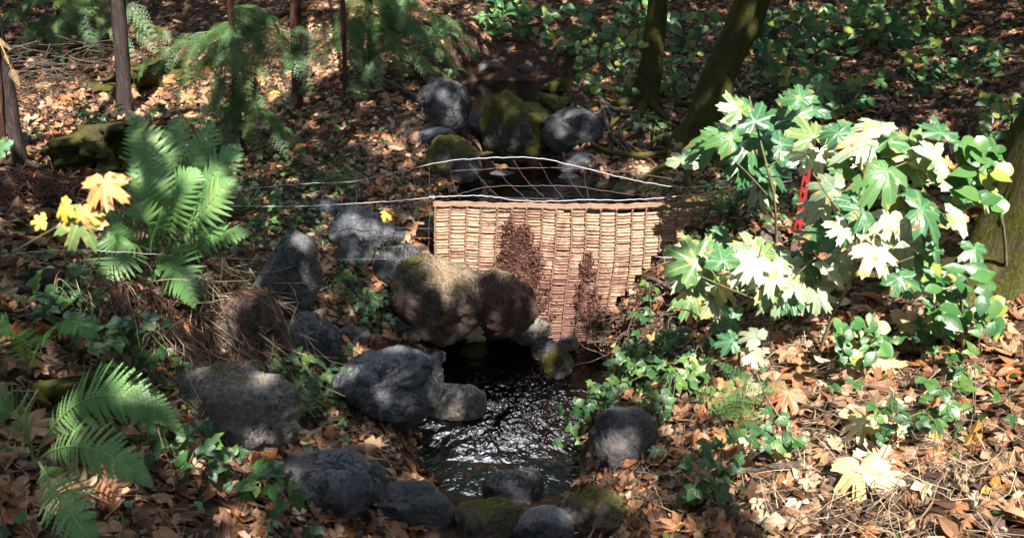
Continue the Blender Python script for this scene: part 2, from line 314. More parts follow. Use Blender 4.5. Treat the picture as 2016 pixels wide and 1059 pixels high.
# ------------------------------------------------------------------ mesh building
def mk(name, V, faces, mats, parent=None, rnd=None, luv=None, smooth=True, link=True):
    """faces: list of int arrays (n,k)"""
    me = bpy.data.meshes.new(name); V = np.asarray(V, np.float32).reshape(-1, 3)
    me.vertices.add(len(V)); me.vertices.foreach_set('co', V.ravel())
    loops = np.concatenate([f.ravel() for f in faces]).astype(np.int32)
    tot = np.concatenate([np.full(len(f), f.shape[1]) for f in faces]).astype(np.int32)
    st = np.concatenate([[0], np.cumsum(tot)[:-1]]).astype(np.int32)
    me.loops.add(len(loops)); me.loops.foreach_set('vertex_index', loops)
    me.polygons.add(len(tot)); me.polygons.foreach_set('loop_start', st); me.polygons.foreach_set('loop_total', tot)
    me.update(calc_edges=True)
    me.polygons.foreach_set('use_smooth', np.full(len(tot), smooth))
    if rnd is not None:
        a = me.attributes.new('rnd', 'FLOAT', 'POINT'); a.data.foreach_set('value', np.asarray(rnd, np.float32))
    if luv is not None:
        a = me.attributes.new('luv', 'FLOAT_VECTOR', 'POINT'); a.data.foreach_set('vector', np.asarray(luv, np.float32).ravel())
    me.materials.append(mats)
    me.validate()
    if not link: return me
    o = bpy.data.objects.new(name, me); col.objects.link(o)
    if parent: o.parent = parent
    return o
def tag(o, label=None, cat=None, group=None, kind=None):
    if label: o['label'] = label
    if cat: o['category'] = cat
    if group: o['group'] = group
    if kind: o['kind'] = kind
    return o
def empty(name, loc, label, cat, group=None):
    o = bpy.data.objects.new(name, None); o.location = loc; o.empty_display_size = .1; col.objects.link(o)
    return tag(o, label, cat, group)
class MB:
    def __init__(s): s.V = []; s.F = {}; s.r = []; s.l = []; s.n = 0
    def add(s, V, faces, rnd=None, luv=None):
        V = np.asarray(V, float).reshape(-1, 3)
        for f in faces:
            f = np.asarray(f, int)
            if len(f): s.F.setdefault(f.shape[1], []).append(f + s.n)
        s.V.append(V); s.n += len(V)
        s.r.append(np.full(len(V), random.random()) if rnd is None else np.broadcast_to(rnd, (len(V),)))
        s.l.append(V if luv is None else luv)
    def build(s, name, m, parent=None, origin=None, smooth=True, link=True):
        V = np.concatenate(s.V)
        if origin is not None: V = V - np.array(origin)
        return mk(name, V, [np.concatenate(v) for v in s.F.values()], m, parent, np.concatenate(s.r), np.concatenate(s.l), smooth, link)
def tube(mb, pts, radii, sides=8, rnd=None, wob=0.0, cap=True):
    P = np.array([tuple(p) for p in pts], float); n_ = len(P)
    if np.isscalar(radii): radii = [radii] * n_
    T = np.gradient(P, axis=0); T /= np.linalg.norm(T, axis=1, keepdims=True) + 1e-9
    ref = np.array([0, 0, 1.]) if abs(T[0][2]) < .9 else np.array([1., 0, 0])
    V = []; ang = np.arange(sides) * 2 * math.pi / sides
    for i in range(n_):
        a = np.cross(T[i], ref); a /= np.linalg.norm(a) + 1e-9; b = np.cross(T[i], a); ref = np.cross(a, T[i])
        r = radii[i] * (1 + (wob * np.array([(mnoise.noise if wob < .6 else (lambda q_: mnoise.fractal(q_, .6, 2, 4)))(Vector((P[i][0] * 9 + math.cos(t) * 1.3, P[i][1] * 9 + math.sin(t) * 1.3, P[i][2] * 6))) for t in ang]) if wob else 0))
        V.append(P[i] + np.outer(np.cos(ang) * r, a) + np.outer(np.sin(ang) * r, b))
    V = np.concatenate(V); q = []
    for i in range(n_ - 1):
        for j in range(sides):
            k = (j + 1) % sides; q.append((i*sides+j, i*sides+k, (i+1)*sides+k, (i+1)*sides+j))
    fs = [np.array(q)]
    if cap: fs.append(np.array([list(range(sides))[::-1], list(range((n_-1)*sides, n_*sides))]))
    mb.add(V, fs, rnd)
def spline(pts, k=8):
    """Catmull-Rom through points (Vector or tuples, any dimension)"""
    P = [np.array(tuple(p), float) for p in pts]; P = [2*P[0]-P[1]] + P + [2*P[-1]-P[-2]]; out = []
    for i in range(1, len(P) - 2):
        for j in range(k):
            t = j / k; a, b, c, d = P[i-1], P[i], P[i+1], P[i+2]
            out.append(.5 * ((2*b) + (-a+c)*t + (2*a-5*b+4*c-d)*t*t + (-a+3*b-3*c+d)*t**3))
    out.append(P[-2]); return np.array(out)
def scatter(name, base, locs, Rm, rnd, m, parent=None):
    """base=(V,F list); one mesh holding many oriented copies"""
    V0, Fs = base; nV = len(V0); K = len(locs)
    V = np.einsum('kij,vj->kvi', Rm, V0) + locs[:, None, :]
    off = (np.arange(K) * nV)[:, None, None]
    faces = [(f[None] + off).reshape(-1, f.shape[1]) for f in Fs]
    return V.reshape(-1, 3), faces, np.repeat(rnd, nV), np.tile(V0, (K, 1))
def merge(name, parts, m, parent=None, smooth=True):
    mb_V = []; Fd = {}; r = []; l = []; o_ = 0
    for V, faces, rr, ll in parts:
        for f in faces: Fd.setdefault(f.shape[1], []).append(f + o_)
        mb_V.append(V); r.append(rr); l.append(ll); o_ += len(V)
    return mk(name, np.concatenate(mb_V), [np.concatenate(v) for v in Fd.values()], m, parent, np.concatenate(r), np.concatenate(l), smooth)
def frames(Nrm, spin, tilt, scale):
    """rotation matrices with z along Nrm, tilted at random and spun"""
    K = len(Nrm); Z = Nrm + rng.normal(0, 1, (K, 3)) * tilt[:, None]; Z /= np.linalg.norm(Z, axis=1, keepdims=True)
    a = np.cross(Z, np.stack([np.cos(spin), np.sin(spin), np.zeros(K)], 1)); a /= np.linalg.norm(a, axis=1, keepdims=True) + 1e-9
    b = np.cross(Z, a)
    return np.stack([a, b, Z], 2) * scale[:, None, None]

# maple leaf outline: (angle from tip in degrees, radius) for one half
HALF = [(0,1.0),(5,.88),(12,.93),(15,.74),(21,.50),(28,.66),(31,.86),(37,.84),(43,1.0),(49,.86),(56,.88),(60,.68),(69,.50),(77,.62),(83,.76),(90,.72),(98,.84),(105,.68),(115,.64),(126,.50),(148,.42),(168,.24)]
LOW = [(0,1.0),(12,.74),(20,.50),(31,.78),(43,1.0),(57,.74),(69,.50),(84,.68),(97,.8),(118,.58),(150,.36)]
def leaf_base(half, curl=.0, crease=.1, wave=.05, seed=0, fold=0.0, rings=2):
    """a maple leaf, base of the blade at the origin, tip along +y, z up; curl rolls lobes"""
    rd = random.Random(seed)
    A_ = [(a, r * rd.uniform(.93, 1.07)) for a, r in half]; B_ = [(-a, r * rd.uniform(.93, 1.07)) for a, r in half[1:]][::-1]
    outl = A_ + [(180, .04)] + B_
    outl = [(math.radians(a), r) for a, r in outl]; n_ = len(outl); V = [(0, 0, 0)]
    fr = [i / rings for i in range(1, rings + 1)]
    ph = rd.uniform(0, 6)
    for f in fr:
        for a, r in outl:
            rr = r * f; x, y = rr * math.sin(a), rr * math.cos(a)
            lobes = abs(math.sin(a / math.radians(43) * math.pi / 2)) if abs(a) < 2.0 else .3
            z = -crease * rr * (lobes if abs(a) < 2.0 else .3)
            z += -curl * rr * rr + wave * math.sin(3 * a + ph) * f + wave * math.sin(7 * a + ph * 2) * f * .6
            z += fold * abs(x)
            V.append((x * (1 - .25 * abs(curl) * f), y, z))
    V = np.array(V) * .62
    tri = [(0, 1 + (i + 1) % n_, 1 + i) for i in range(n_)]; q = []
    for k in range(rings - 1):
        for i in range(n_):
            j = (i + 1) % n_; q.append((1 + k*n_ + i, 1 + k*n_ + j, 1 + (k+1)*n_ + j, 1 + (k+1)*n_ + i))
    return V, [np.array(tri)] + ([np.array(q)] if q else [])
def oval_base(w=.6, fold=.15, curl=.2, n_=5, heart=0.0):
    V = []; 
    for i in range(n_ + 1):
        t = i / n_; ww = w * .5 * math.sin(math.pi * min(1, t ** .75)) if 0 < t < 1 else 0.01
        y = t - heart * (1 - t) * (1 - t); zc = -curl * t * t
        V += [(-ww, y, zc + fold * ww), (0, t, zc), (ww, y, zc + fold * ww)]
    q = []
    for i in range(n_): a = 3 * i; q += [(a, a+1, a+4, a+3), (a+1, a+2, a+5, a+4)]
    return np.array(V), [np.array(q)]

# ------------------------------------------------------------------ ground
def grid_axis(a, b, c, d, fine, coarse):
    return np.concatenate([np.arange(a, b, coarse), np.arange(b, c, fine), np.arange(c, d + coarse, coarse)])
gx = grid_axis(-40, -6, 6, 40, .035, .6); gy = grid_axis(-30, 1.2, 11, 60, .035, .6)
X, Y = np.meshgrid(gx, gy); Z = height(X, Y)
far = np.clip((np.hypot(X, Y) - 16) / 20, 0, 1); Z = Z * (1 - far) + (3 + .3 * np.maximum(0, Y) + .12 * np.abs(X)) * far
nx, ny = len(gx), len(gy); I = np.arange(nx * ny).reshape(ny, nx)
Fq = np.stack([I[:-1, :-1], I[:-1, 1:], I[1:, 1:], I[1:, :-1]], -1).reshape(-1, 4)
o = mk('ground', np.stack([X, Y, Z], -1).reshape(-1, 3), [Fq], M_soil); tag(o, kind='structure')

def sheet(name, x0, x1, y0, y1, z):
    xs = np.linspace(x0, x1, 40); ys = np.linspace(y0, y1, 60); X, Y = np.meshgrid(xs, ys)
    I = np.arange(X.size).reshape(X.shape)
    q = np.stack([I[:-1, :-1], I[:-1, 1:], I[1:, 1:], I[1:, :-1]], -1).reshape(-1, 4)
    return tag(mk(name, np.stack([X, Y, np.full_like(X, z)], -1).reshape(-1, 3), [q], M_water), kind='structure')
sheet('water', -1.2, .9, 1.7, 4.52, 0)
sheet('water', -.6, .9, 4.62, 6.1, .69)
sheet('water', -.9, .9, 6.7, 8.9, .80)

# region helper: weight 0..1 from blobs (given where they lie on the ground)
def blobs(lst):
    out = []
    for px, py, r in lst:
        p = ground_at(px, py); out.append((p.x, p.y, r / F * depth_of(p) * 1.0, 1.8))
    return out
def wblob(x, y, bl):
    w = np.zeros_like(x)
    for bx, by, r, st in bl: w = np.maximum(w, np.exp(-(((x - bx) / r) ** 2 + ((y - by) / (r * st)) ** 2)))
    return w
def in_creek(x, y):
    xc = np.interp(y, CY, CX) + .06 * np.sin(y * 5); w = np.interp(y, CY, CW)
    return (np.abs(x - xc) < w + .02) & (y < 9)

# ------------------------------------------------------------------ leaf litter
def sample(nn, x0=-6, x1=6, y0=1.3, y1=11.5):
    # denser near the camera in proportion to what is seen, kept inside a wide wedge
    y = y0 + (y1 - y0) * rng.random(nn) ** 1.15; hw = .75 * y + 1.0
    return (rng.random(nn) * 2 - 1) * hw, y
def place(nn, size, tilt, lift, keep=None, x=None, y=None):
    if x is None: x, y = sample(nn)
    if keep is not None:
        k = keep(x, y); x, y = x[k], y[k]
    K = len(x); z = height(x, y); Nn = normal_at(x, y)
    s = rng.uniform(*size, K); Rm = frames(Nn, rng.random(K) * 6.283, np.full(K, tilt), s)
    locs = np.stack([x, y, z + rng.uniform(*lift, K)], 1); return locs, Rm, rng.random(K)
green_bl = blobs([(500,290,90),(600,350,100),(450,400,80),(540,380,80),(700,600,50),(620,790,70),(250,650,70),(260,760,60),(1240,760,80),(1420,430,90),
                  (1600,440,60),(560,450,60),(480,520,60),(380,270,60),(100,620,60),(1200,100,60),(1450,180,80),(660,440,60),(1330,760,60),(180,560,60),(720,560,60)])
bare_bl = blobs([(760,240,50),(1700,960,120),(1600,860,110),(1480,700,80),(1750,800,70),(700,330,40),(1830,950,90),(1050,500,60)])
dry = lambda x, y: (~in_creek(x, y)) & (rng.random(len(x)) > .75 * wblob(x, y, bare_bl)) & (rng.random(len(x)) > .55 * wblob(x, y, green_bl))
parts = []
for i in range(6):
    b = leaf_base(LOW, [.1, .4, -.35, .5, .2, -.45][i], .1, .07, i, [0, .15, 0, .25, -.2, .1][i])
    loc, Rm, rr = place(2100, (.04, .13), .3, (.004, .03), dry); rr = rr ** 1.25; parts.append(scatter('', b, loc, Rm, rr, None))
for i in range(3):
    loc, Rm, rr = place(2600, (.04, .11), .35, (.004, .03), dry); parts.append(scatter('', oval_base([.5,.7,.6][i], [.4,-.3,.7][i], [.4,-.3,.6][i], 5), loc, Rm, rr ** 1.5, None))
tag(merge('leaf_litter', parts, M_litter, smooth=False), kind='stuff')
fb = (np.array([(-.5,-.35,.0),(.1,-.5,.12),(.55,-.1,0),(.3,.45,.15),(-.3,.4,-.05),(0,0,.1)]), [np.array([(0,1,5),(1,2,5),(2,3,5),(3,4,5),(4,0,5)])])
loc, Rm, rr = place(60000, (.012, .055), .4, (.0, .012), lambda x, y: ~in_creek(x, y))
tag(merge('leaf_fragments', [scatter('', fb, loc, Rm, rr, None)], M_frag, smooth=False), kind='stuff')
sb = (np.array([(-.5,-.008,0),(-.5,.008,0),(0,-.008,.06),(0,.008,.06),(.5,-.006,0),(.5,.006,0)]), [np.array([(0,2,3,1),(2,4,5,3)])])
loc, Rm, rr = place(26000, (.05, .16), .25, (.003, .03), lambda x, y: ~in_creek(x, y))
tag(merge('dry_straw', [scatter('', sb, loc, Rm, rr, None)], M_straw, smooth=False), kind='stuff')
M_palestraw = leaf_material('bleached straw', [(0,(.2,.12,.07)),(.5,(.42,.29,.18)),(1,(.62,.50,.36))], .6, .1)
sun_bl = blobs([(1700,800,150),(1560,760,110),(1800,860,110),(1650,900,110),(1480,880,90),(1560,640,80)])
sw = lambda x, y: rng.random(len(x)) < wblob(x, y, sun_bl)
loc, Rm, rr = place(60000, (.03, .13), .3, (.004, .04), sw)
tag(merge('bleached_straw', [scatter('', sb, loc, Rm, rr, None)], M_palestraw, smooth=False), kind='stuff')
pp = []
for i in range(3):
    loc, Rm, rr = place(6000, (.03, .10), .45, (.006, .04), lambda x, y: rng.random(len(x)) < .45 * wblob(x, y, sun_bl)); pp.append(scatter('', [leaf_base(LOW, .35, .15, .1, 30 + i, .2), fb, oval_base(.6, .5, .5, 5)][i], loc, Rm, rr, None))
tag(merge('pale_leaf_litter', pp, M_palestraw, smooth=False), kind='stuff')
# green cover
cb = oval_base(.8, .2, .25, 4); parts = []
x, y = sample(90000); w = wblob(x, y, green_bl); k = (rng.random(len(x)) < .72 * w + .018) & ~in_creek(x, y)
loc, Rm, rr = place(0, (.018, .05), .5, (.01, .10), None, x[k], y[k]); parts.append(scatter('', cb, loc, Rm, rr, None))
tag(merge('ground_cover', parts, M_cover), kind='stuff')

# ------------------------------------------------------------------ boulders
def boulder(px, py, w, h, kind, label, Y=None, ang=None, flat=.85, seed=None, rough=.13, name='boulder', sink=.3):
    if Y is None:
        b = ground_at(px, py + h * .42); Y = b.y + w / F * depth_of(b) * .28
    c = at(px, py, Y); dep = depth_of(c); rx = w / F * dep * .5; rz = h / F * dep * .5 * 1.05; ry = (rx + rz) * .5 * flat
    bm_ = bpy.data.meshes.new(name); import bmesh
    bm = bmesh.new(); bmesh.ops.create_icosphere(bm, subdivisions=5, radius=1)
    sd_ = seed if seed is not None else int(px * 13 + py * 7); rd = random.Random(sd_)
    off = Vector((rd.uniform(0, 99), rd.uniform(0, 99), rd.uniform(0, 99)))
    planes = [(Vector((rd.gauss(0, 1), rd.gauss(0, 1), rd.gauss(0, .8))).normalized(), rd.uniform(.66, .96)) for _ in range(10)]
    th = rd.uniform(-.35, .35) if ang is None else R(ang)
    for v in bm.verts:
        d = v.co.normalized(); sm = math.exp(-26.0)
        for pn, pd in planes:
            q = d.dot(pn)
            if q > .3: sm += math.exp(-26 * pd / q)
        r = -math.log(sm) / 26 * 1.0 + .06
        nn_ = mnoise.fractal(d * 1.2 + off, 1, 2, 2) * .17 + mnoise.fractal(d * 3.8 + off, .9, 2, 5) * rough * .55 + mnoise.fractal(d * 15 + off, .7, 2, 4) * rough * .2 - max(0, .05 - abs(mnoise.noise(d * 1.7 + off))) * .5
        r *= 1 + nn_
        p = d * r; x_, z_ = p.x * rx * 1.17, p.z * rz * 1.15
        v.co = Vector((x_ * math.cos(th) - z_ * math.sin(th), p.y * ry, x_ * math.sin(th) + z_ * math.cos(th)))
    for f in bm.faces: f.smooth = True
    bm.to_mesh(bm_); bm.free(); bm_.materials.append(RK[kind])
    o = bpy.data.objects.new(name, bm_); o.location = c; col.objects.link(o)
    return tag(o, label, 'rock')
BL = [
 (752,770,206,140,'grey','largest smooth grey boulder at the front left edge of the pool'),
 (893,800,110,84,'pale','pale wedge of rock sloping into the pool in front of the largest boulder'),
 (615,678,96,104,'grey','smooth round grey boulder with faint seams behind the largest boulder'),
 (500,655,132,150,'brown','big brown mottled boulder under the dead bracken stalks'),
 (562,555,104,170,'grey','tall upright grey boulder leaning behind the brown mottled one'),
 (452,806,232,146,'pale','rough speckled boulder with dry scraps on top at the lower left'),
 (872,588,166,150,'brown','large rounded boulder capped with dry grass left of the woven screen'),
 (795,528,100,100,'dark','dark blocky boulder just left of the grass capped boulder'),
 (704,462,88,86,'grey','flat faced blue grey slab on the left bank under the fence wires'),
 (765,462,52,44,'grey','small grey block right of the flat faced blue grey slab'),
 (640,412,66,34,'grey','low grey stone beneath the grass tuft on the left bank'),
 (700,500,60,60,'grey','grey stone under the flat faced slab'),
 (985,600,112,112,'red','reddish dark boulder in front of the lower left of the woven screen'),
 (1014,256,112,122,'mossy','upright boulder half covered with moss in the middle of the creek'),
 (1128,262,122,80,'dark','dark flat topped block right of the upright mossy boulder'),
 (1112,214,110,34,'moss','low moss covered slab lying on the dark flat topped block'),
 (876,214,88,88,'dark','dark smooth boulder at the left side of the upper pool'),
 (848,272,76,30,'grey','flat grey stone below the dark smooth boulder of the upper pool'),
 (893,318,96,84,'mossy','mossy boulder behind the arching top wire'),
 (1112,180,76,40,'moss','round moss cushion stone behind the upper pool'),
 (930,212,22,36,'moss','small yellow green mossy stone beside the dark smooth boulder'),
 (1135,326,66,40,'dark','low dark stone below the dark flat topped block'),
 (1116,362,48,38,'grey','small oval grey stone on the right edge of the middle pool'),
 (985,352,48,28,'dark','small dark stone on the far edge of the middle pool'),
 (1122,400,34,22,'grey','pebble sized grey stone just above the top of the woven screen'),
 (1162,398,40,22,'dark','dark pebble sized stone just above the top of the woven screen'),
 (1222,388,48,56,'brown','brown earth coloured stone behind the right part of the screen top'),
 (1188,378,34,42,'brown','narrow brown stone beside the brown earth coloured stone'),
 (948,255,46,60,'dark','dark stone tucked behind the left of the upright mossy boulder'),
 (1228,862,104,112,'dark','grey boulder among bramble leaves at the lower right edge of the pool'),
 (1341,666,42,38,'grey','small round grey stone beside the looping root'),
 (852,702,42,34,'grey','small pale blue stone at the left edge of the pool'),
 (800,648,66,42,'dark','dark wet stone at the foot of the grass capped boulder'),
 (1042,652,74,48,'pale','whitish stone at the waterline under the woven screen'),
 (1120,676,34,26,'pale','tiny white stone at the bottom corner of the woven screen'),
 (1100,716,56,54,'mossy','yellowish mossy stone in the pool with leaves stuck to it'),
 (1075,690,50,40,'dark','dark stone in the pool right below the woven screen'),
 (1507,468,48,38,'brown','brown stone on the right bank above the maple leaves'),
 (545,602,42,44,'grey','small stone wedged between the tall grey boulder and the round one'),
 (700,664,54,36,'dark','low dark stone behind the largest boulder'),
 (690,560,50,34,'dark','half buried dark stone in the green patch on the left bank'),
 (768,622,40,36,'dark','small dark stone left of the foot of the grass capped boulder'),
 (520,560,60,46,'brown','lichen marked stone leaning on the tall upright boulder'),
 (800,245,40,30,'brown','half buried stone on the slope left of the upper pool'),
 (1050,140,50,18,'dark','dark stone at the far end of the upper pool'),
 (955,135,60,22,'pale','pale wet stones at the far left end of the upper pool'),
 (930,178,40,20,'dark','low stone at the left of the upper pool'),
 (640,960,190,120,'grey','grey boulder in front of the largest boulder at the bottom edge'),
 (1180,1010,120,90,'brown','brown boulder at the bottom edge right of the pool'),
 (820,1000,130,90,'dark','dark boulder at the bottom edge left of the pool'),
 (1010,960,110,70,'dark','dark wet stone closing the pool at the bottom of the view'),
 (935,915,80,60,'mossy','mossy stone at the lower left outlet of the pool'),
 (1095,905,90,60,'grey','grey stone at the lower right outlet of the pool'),
 (960,1030,120,80,'brown','brown stone below the pool outlet'),
 (1075,1040,100,70,'grey','grey stone at the very bottom of the creek bed'),
 (420,440,50,30,'grey','small stone in green cover below the tall fern'),
]
YB = {(872,588): 4.24, (985,600): 4.28, (1042,652): 4.36, (1120,676): 4.36, (1075,690): 4.2, (1100,716): 4.08, (893,800): 3.72, (795,528): 4.5}
for b in BL: boulder(*b, Y=YB.get(b[:2]))
print('boulders done')

# ------------------------------------------------------------------ woven screen
def woven_screen():
    Y0 = 4.50
    poly = [at(px, py, Y0) for px, py in [(858,404),(1392,413),(1330,462),(1272,515),(1225,575),(1190,635),(1170,690),(1040,690),(985,625),(935,575),(870,560),(858,520)]]
    pg = [(p.x, p.z) for p in poly]
    def inside(x, z):
        c = False; j = len(pg) - 1
        for i in range(len(pg)):
            if (pg[i][1] > z) != (pg[j][1] > z) and x < (pg[j][0]-pg[i][0])*(z-pg[i][1])/(pg[j][1]-pg[i][1])+pg[i][0]: c = not c
            j = i
        return c
    ztop = pg[0][1]; x0 = pg[0][0]; x1 = pg[1][0]
    t = empty('woven_screen', (0.3, Y0, 0), 'tan woven reed screen hung across the creek below the fence wires', 'screen')
    O = np.array((0.3, Y0, 0))
    def surf(x, z):   # gently bellied sheet
        s = ztop - z
        return np.array((x - .05 * s * s * 1.2 + .005 * math.sin(9 * z + x * 4), Y0 - .02 - .03 * math.sin(3.0 * s) + .006 * math.sin(5 * x + 2 * z), z - .016 * math.sin(math.pi * min(1, max(0, (x - x0) / (x1 - x0)))) + .0025 * math.sin(17 * x)))
    ncol = 18; xs = [x0 + (x1 - x0) * i / ncol + random.uniform(-.006, .006) for i in range(ncol + 1)]
    mb = MB(); pitch = .0190; nrow = 38
    for c_ in range(ncol):
        ph = random.uniform(-.008, .008); zz = ztop - .016 + ph * .3; tl = random.uniform(-.03, .03)
        r_ = 0
        while zz > -.06:
            xa, xb = xs[c_] + .003, xs[c_ + 1] - .003
            pit = pitch * random.uniform(.78, 1.2) * (1 - .1 * (c_ % 3 == 0))
            okA, okB = inside(xa + .01, zz), inside(xb - .01, zz)
            if okA or okB:
                if not okA: xa = (xa + xb) / 2
                if not okB: xb = (xa + xb) / 2
                rad = pit * random.uniform(.44, .53); sag = random.uniform(-.001, .0055); pts = []; rr = []
                yo = random.uniform(-.003, .003)
                for k in range(7):
                    u = k / 6; x = xa + (xb - xa) * u; p = surf(x, zz + tl * (u - .5) * .1 - sag * math.sin(math.pi * u)); p[1] += yo
                    pts.append(p); rr.append(rad * (.62 + .42 * math.sin(math.pi * (.12 + .76 * u)) ** .6) * random.uniform(.95, 1.05))
                tube(mb, pts, rr, 8)
            zz -= pit; r_ += 1
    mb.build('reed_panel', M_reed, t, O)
    for c_ in range(ncol + 1):
        zb = ztop
        while inside(min(max(xs[c_], x0 + .01), x1 - .03), zb - .03) and zb > -.05: zb -= .02
        if zb > ztop - .06: zb = ztop - .06
        m2 = MB(); pts = []; nn_ = max(6, int((ztop + .012 - zb) / .012)); rad = []
        for k in range(nn_):
            z = ztop + .012 - (ztop + .012 - zb) * k / (nn_ - 1); p = surf(xs[c_], z); p[1] -= .012; p[0] += .0025 * math.sin(k * 2.1); pts.append(p); rad.append(.0058 + .0022 * math.sin(k * 2.6))
        tube(m2, pts, rad, 7); m2.build('cord', M_cord, t, O)
    m2 = MB()
    for dz, dy in ((.008, -.004), (.02, .006)):
        pts = [surf(x0 - .015 + (x1 - x0 + .03) * k / 60, ztop + dz) + np.array((0, dy, .003 * math.sin(k * 1.9))) for k in range(61)]
        tube(m2, pts, [.011 + .002 * math.sin(k * 1.3) for k in range(61)], 8)
    m2.build('top_rope', M_cord, t, O)
woven_screen()

# ------------------------------------------------------------------ wire fence
def fence():
    t = empty('wire_fence', ground_at(1568, 470), 'sagging wire fence with long bright strands and a red steel post strung over the creek', 'fence')
    O = np.array(t.location)
    def wire(pts, r, m, name='wire', k=10):
        P = spline([at(*p) for p in pts], k); P += rng.normal(0, .0016, P.shape); mb = MB(); tube(mb, P, r, 5); mb.build(name, m, t, O)
    wire([(405,385,4.35),(480,372,4.38),(600,362,4.4),(690,358,4.4),(780,340,4.38),(870,319,4.36),(960,311,4.35),(1060,312,4.35),(1150,331,4.36),(1250,355,4.38),(1340,369,4.4),(1390,365,4.42),(1442,354,4.42)], .0019, M_wire, 'top_wire')
    wire([(405,402,4.35),(500,406,4.4),(600,406,4.4),(700,401,4.4),(800,394,4.4),(860,388,4.4),(950,386,4.4),(1040,396,4.38),(1150,394,4.38),(1250,393,4.4),(1340,386,4.42),(1420,377,4.45),(1480,367,4.5),(1560,356,4.6)], .0018, M_wire)
    wire([(0,505,2.9),(120,492,3.0),(300,500,3.2),(420,508,3.6),(560,510,4.36),(700,510,4.38),(845,510,4.4)], .0015, M_wire)
    wire([(1290,506,4.35),(1450,508,4.3),(1600,512,4.3),(1700,510,4.3)], .0018, M_wire)
    for pts in ([(860,398,4.42),(950,370,4.4),(1050,366,4.4),(1140,368,4.4),(1250,385,4.42)], [(890,337,4.38),(1000,331,4.38),(1130,332,4.4),(1280,345,4.42),(1400,372,4.45)],
                [(930,385,4.4),(1010,390,4.4),(1100,392,4.4)], [(150,540,3.9),(350,590,4.0),(480,590,4.1)], [(560,455,4.4),(700,460,4.4),(850,470,4.4)], [(600,445,4.4),(850,450,4.4)]):
        wire(pts, .0009, M_rust, 'thin_wire')
    # net wires between the strands
    for xa, xb in ((885,905),(925,985),(968,1035),(1010,1075),(1062,1110),(1105,1150),(1150,1160)):
        ya = 315 + abs(xa - 1000) * .09
        wire([(xa, ya, 4.36), ((xa+xb)/2 - 3, 358, 4.39), (xb, 392, 4.4), (xb + 4, 408, 4.46)], .0007, M_rust, 'net_wire')
    for x in (640, 670, 700, 730, 757, 785, 815, 845):
        wire([(x, 350 - (x-690)*.13 if x > 690 else 360, 4.4), (x + 2, 400, 4.41), (x - 1, 455, 4.4), (x, 510, 4.39)], .0007, M_rust, 'net_wire')
    # loop at the wire end
    P = [(1442 + 6 * math.cos(a), 354 + 4 * math.sin(a), 4.42) for a in np.linspace(2.5, 8.2, 9)]; wire(P, .0028, M_wire, 'wire_loop', 4)
    # T-section steel post
    b = ground_at(1566, 480); tp = at(1600, 270, b.y - .05); d = (tp - b).normalized(); b2 = b - d * .15
    mb = MB(); w_ = .021
    def bar(ax, ay, s1, s2):
        V = []
        for p in (b2, tp):
            for sx, sy in ((-1,-1),(1,-1),(1,1),(-1,1)): V.append((p.x + ax + sx * s1, p.y + ay + sy * s2, p.z))
        mb.add(V, [np.array([(0,1,5,4),(1,2,6,5),(2,3,7,6),(3,0,4,7),(4,5,6,7)])])
    bar(0, 0, w_, .003); bar(0, .018, .003, .015)
    for k in range(9):
        p = b.lerp(tp, .1 + .1 * k); V = [(p.x + sx * .006, p.y - .010 + sy * .007, p.z + sz * .008) for sz in (-1, 1) for sx, sy in ((-1,-1),(1,-1),(1,1),(-1,1))]
        mb.add(V, [np.array([(0,1,5,4),(1,2,6,5),(2,3,7,6),(3,0,4,7),(4,5,6,7)])])
    mb.build('post', M_post, t, O, smooth=False)
fence()

